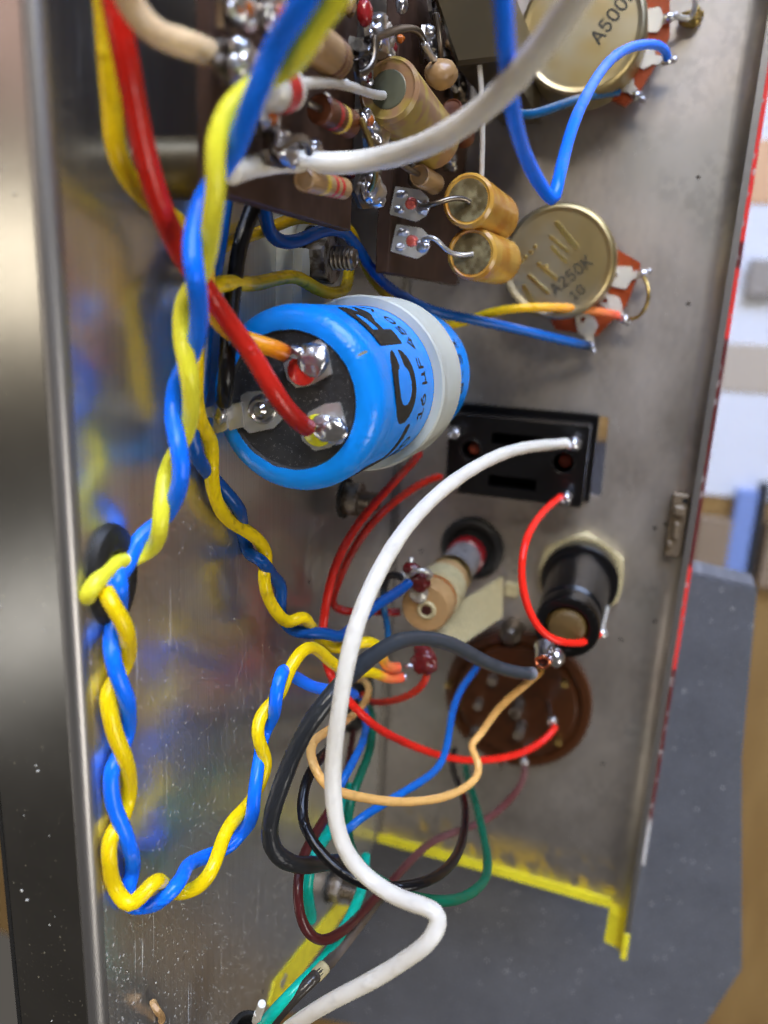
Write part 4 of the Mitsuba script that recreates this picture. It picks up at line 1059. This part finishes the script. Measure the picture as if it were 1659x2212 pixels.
wire('red_wire', 'dull red wire curving from below the white clamp to the pilot lamp',
     [(950, 1030, 20), (915, 1042, 28), (860, 1078, 38), (800, 1135, 45), (752, 1208, 48), (725, 1272, 48), (722, 1308, 47), (745, 1320, 46), (785, 1320, 45), (825, 1322, 43), (862, 1322, 41)], 1.6, [(0, '#b82414'), (.7, '#a81e14'), (1, '#8c1414')], seed=21)
wire('red_wire', 'short orange red wire under the lower lamp lug',
     [(925, 1440, 44), (918, 1468, 45), (893, 1496, 44), (850, 1513, 42), (808, 1517, 38), (785, 1500, 28)], 1.5, '#c8301c', seed=22)
wire('peach_wire', 'peach wire looping from the fuse holder round to the corner grommet',
     [(1168, 1448, 38), (1122, 1490, 42), (1070, 1540, 44), (1035, 1588, 46), (1019, 1612, 47.5), (1029, 1638, 48), (1033, 1664, 49.5), (1010, 1697, 55), (960, 1721, 63), (900, 1731, 71), (840, 1731, 78), (780, 1722, 84), (730, 1709, 88), (700, 1690, 89.5), (681, 1660, 89), (672, 1630, 87), (677, 1604, 83), (697, 1586, 77), (722, 1570, 70), (745, 1558, 62), (766, 1541, 55), (784, 1522, 50), (796, 1492, 43), (789, 1473, 37), (768, 1468, 28), (748, 1482, 18)], 1.5, [(0, '#b8843c'), (.12, 'peach'), (.8, 'peach'), (.9, '#c8a468'), (1, '#7a6a48')], 'leads from the corner grommet', seed=23, dirt=.2)
wire('blue_wire', 'mid blue lead from the brown socket looping behind the long white wire',
     [(1030, 1442, 8), (1018, 1458, 16), (993, 1495, 27), (975, 1550, 39), (967, 1602, 47), (955, 1642, 51), (920, 1681, 58), (870, 1712, 65), (810, 1748, 71), (765, 1780, 75), (738, 1797, 76), (722, 1770, 75), (728, 1715, 73), (748, 1672, 70), (778, 1615, 62), (790, 1572, 52), (788, 1530, 40), (775, 1508, 22)], 1.5, 'midblue', 'leads from the corner grommet', seed=24, dirt=.15)
wire('green_wire', 'dark green lead hanging in a loop at the bottom centre',
     [(776, 1505, 20), (798, 1528, 38), (804, 1570, 48), (795, 1632, 57), (772, 1690, 64), (755, 1750, 68), (752, 1800, 70), (767, 1850, 75), (802, 1890, 82), (850, 1920, 86), (900, 1939, 86.5), (950, 1946, 84), (1000, 1938, 78), (1038, 1912, 71), (1053, 1870, 62), (1045, 1810, 52), (1028, 1740, 40), (1012, 1690, 26), (1004, 1650, 12)], 1.7, 'green', 'leads from the corner grommet', seed=25)
wire('black_wire', 'thin glossy black lead making a loop at the bottom centre',
     [(768, 1520, 16), (742, 1572, 50), (708, 1622, 74), (675, 1662, 86), (657, 1708, 90.5), (654, 1760, 93), (667, 1802, 95), (700, 1848, 96), (740, 1884, 96.5), (785, 1906, 96.5), (835, 1916, 95), (885, 1913, 93), (942, 1893, 87), (985, 1850, 76), (1003, 1790, 62), (1002, 1730, 48), (987, 1690, 36), (976, 1650, 22), (982, 1620, 10)], 1.6, 'gloss_black', 'leads from the corner grommet', seed=26)
wire('maroon_wire', 'dull maroon lead looping lowest of the coloured leads',
     [(1133, 1655, 10), (1127, 1690, 17), (1100, 1728, 25), (1060, 1764, 31), (1010, 1788, 37), (945, 1813, 45), (893, 1853, 54), (850, 1900, 63), (810, 1940, 72), (770, 1984, 80), (730, 2018, 88), (693, 2030, 92), (662, 2007, 94), (646, 1960, 94), (645, 1900, 92), (656, 1850, 88), (682, 1800, 82), (717, 1742, 73), (745, 1680, 58), (772, 1535, 18)], 1.6, [(0, '#7a5450'), (.08, '#5a2c2a'), (.2, '#6a4644'), (.35, 'maroon'), (1, 'maroon')], 'leads from the corner grommet', seed=27)
wire('teal_wire', 'short teal wire end hanging left of the bright screw',
     [(755, 1700, 60), (728, 1765, 70), (700, 1812, 78), (675, 1852, 83), (664, 1900, 85), (665, 1945, 84.5), (671, 1985, 82)], 2.1, 'teal', seed=28)
wire('teal_wire', 'teal wire running to the black sleeve at the bottom edge',
     [(790, 1850, 66), (786, 1892, 71), (778, 1930, 75), (765, 1963, 78), (746, 2000, 82), (716, 2050, 88), (680, 2095, 93), (640, 2135, 97), (600, 2177, 99), (565, 2218, 99)], 1.85, [(0, 'teal'), (1, '#06a890')], seed=29)
gk = thing('grey_wire', 'grey black wire with a cream band beside the teal wire', 'wire')
gpts = [P(*p) for p in ((830, 1930, 64), (808, 1955, 70), (770, 2005, 80), (722, 2066, 89), (690, 2100, 94), (640, 2150, 97.5), (585, 2220, 98))]
wire('insulation', '', gpts, 1.9, [(0, '#2a2018'), (.35, '#54483c'), (.55, '#6a6058'), (.7, '#3c362f'), (1, '#1f1c1a')], parent=gk, seed=30)
bm_, _ = tube([P(701, 2088, 92.8), P(693, 2097, 93.6), P(683, 2107, 94.6)], 1.08)
obj('cream_band', bm_, 'cream_metal', gk)
sl_ = thing('cable_sleeve', 'black sleeve end at the bottom edge where wires enter', 'sleeve')
sc_ = P(545, 2232, 98)
obj('tube', put(lathe([(2.6, -12), (3.6, -12), (3.6, -.4), (3.3, 0), (2.8, -.1), (2.6, -.6), (2.6, -12)], 40), sc_, P(600, 2170, 98) - sc_), 'black_rubber', sl_)
obj('strand', [rod(P(556, 2200, 102), P(566, 2168, 104), .6), rod(P(551, 2205, 101), P(556, 2188, 103), .5)], 'tag_silver', sl_)
# small curled wires at the upper lamp lug
wire('blue_wire', 'short blue wire curling down from the upper lamp lug',
     [(868, 1248, 49), (848, 1242, 48), (832, 1258, 46), (828, 1300, 45), (834, 1340, 45), (838, 1378, 46)], 1.4, [(0, '#1c1c1c'), (.4, '#23282c'), (.6, '#17507c'), (1, '#115a92')], seed=31)
fl_, _ = tube([X(330, 2165, XW + 1.2), X(337, 2178, XW + 2.2), X(346, 2190, XW + 2.0), X(349, 2206, XW + .8)], .55, sides=6)
v = fl_.vertices
one('dried_flake', fl_, 'tan_fibre', 'curled dry brown flake on the wall at the bottom left', 'flake')

# ------------------------------------------------------------------ blurred things beyond the chassis, on the table
w0, w1 = P(1760, 1225, TZ), P(1440, -40, TZ)
one('paper_sheet', box(w1[0], w0[0] + 60, P(1600, 1075, TZ)[1], w1[1] + 60, TZ, TZ + 3, .5), 'paper_white', 'blurred bright white sheet beyond the right edge of the chassis', 'paper')


def far(name, u0, u1, v0, v1, h, m_, label, cat):
    p_, q_ = P(u0, (v0 + v1) / 2, TZ + h), P(u1, (v0 + v1) / 2, TZ + h)
    a_, b_ = P((u0 + u1) / 2, v1, TZ + h), P((u0 + u1) / 2, v0, TZ + h)
    one(name, box(p_[0], q_[0], a_[1], b_[1], TZ + 3, TZ + h, 1.0), m_, label, cat)


far('blue_strip', 1578, 1625, 1060, 1245, 14, 'blue_plastic', 'blurred blue upright strip above the speckled slab', 'strip')
far('dark_strip', 1626, 1646, 1045, 1260, 16, 'dark_plastic', 'blurred black strip beside the blue one', 'strip')
far('tan_box', 1500, 1574, 1120, 1260, 14, 'box_tan', 'blurred tan box left of the blue strip', 'box')
far('tan_box', 1648, 1720, 1130, 1275, 15, 'box_tan', 'blurred brown tan box right of the black strip', 'box')
far('grey_box', 1618, 1690, 560, 640, 14, 'pale_grey', 'blurred small grey box on the white sheet', 'box')
far('card', 1560, 1720, 745, 850, 5, 'pale_tan', 'blurred tan card band lying on the white sheet', 'card')
far('card', 1625, 1720, 300, 440, 5, 'orange_card', 'blurred orange card at the upper right edge', 'card')

# dust grains lying on the wall and the flange
rgd = np.random.default_rng(21)
grains = []
for k in range(1300):
    y, z = rgd.uniform(-150, -20), rgd.uniform(60, 116)
    if rgd.random() > (0.12 + 0.88 * np.clip((-y - 30) / 90, 0, 1)) * (0.25 + 1.3 * max(0, meshkit.noise(np.array([y * .07, z * .09, 2.0])) - .25)):
        continue
    r = rgd.uniform(.04, .085) * (1.8 if rgd.random() < .12 else 1)
    g_ = trimesh.creation.icosphere(0, r)
    g_.vertices = g_.vertices * rgd.uniform(.5, 1.6, 3) + [XW + r * .3, y, z]
    grains.append(g_)
for k in range(90):
    c_ = rgd.random() < .4
    x, y = (rgd.normal(-84, 3), rgd.normal(-60, 5)) if c_ else (rgd.uniform(-95, -60), rgd.uniform(-105, 20))
    r = rgd.uniform(.08, .22) * (1.5 if c_ else 1)
    g_ = trimesh.creation.icosphere(0, r)
    g_.vertices = g_.vertices * rgd.uniform(.5, 1.5, 3) + [x, y, ZF - .2 + r * .2]
    grains.append(g_)
plain('dust_grey', '#a39e90', 0.8)
k_ = one('dust', grains, 'dust_grey', 'pale dust grains scattered over the wall and its outer flange', 'dust', smooth=False)
labels[k_]['kind'] = 'stuff'
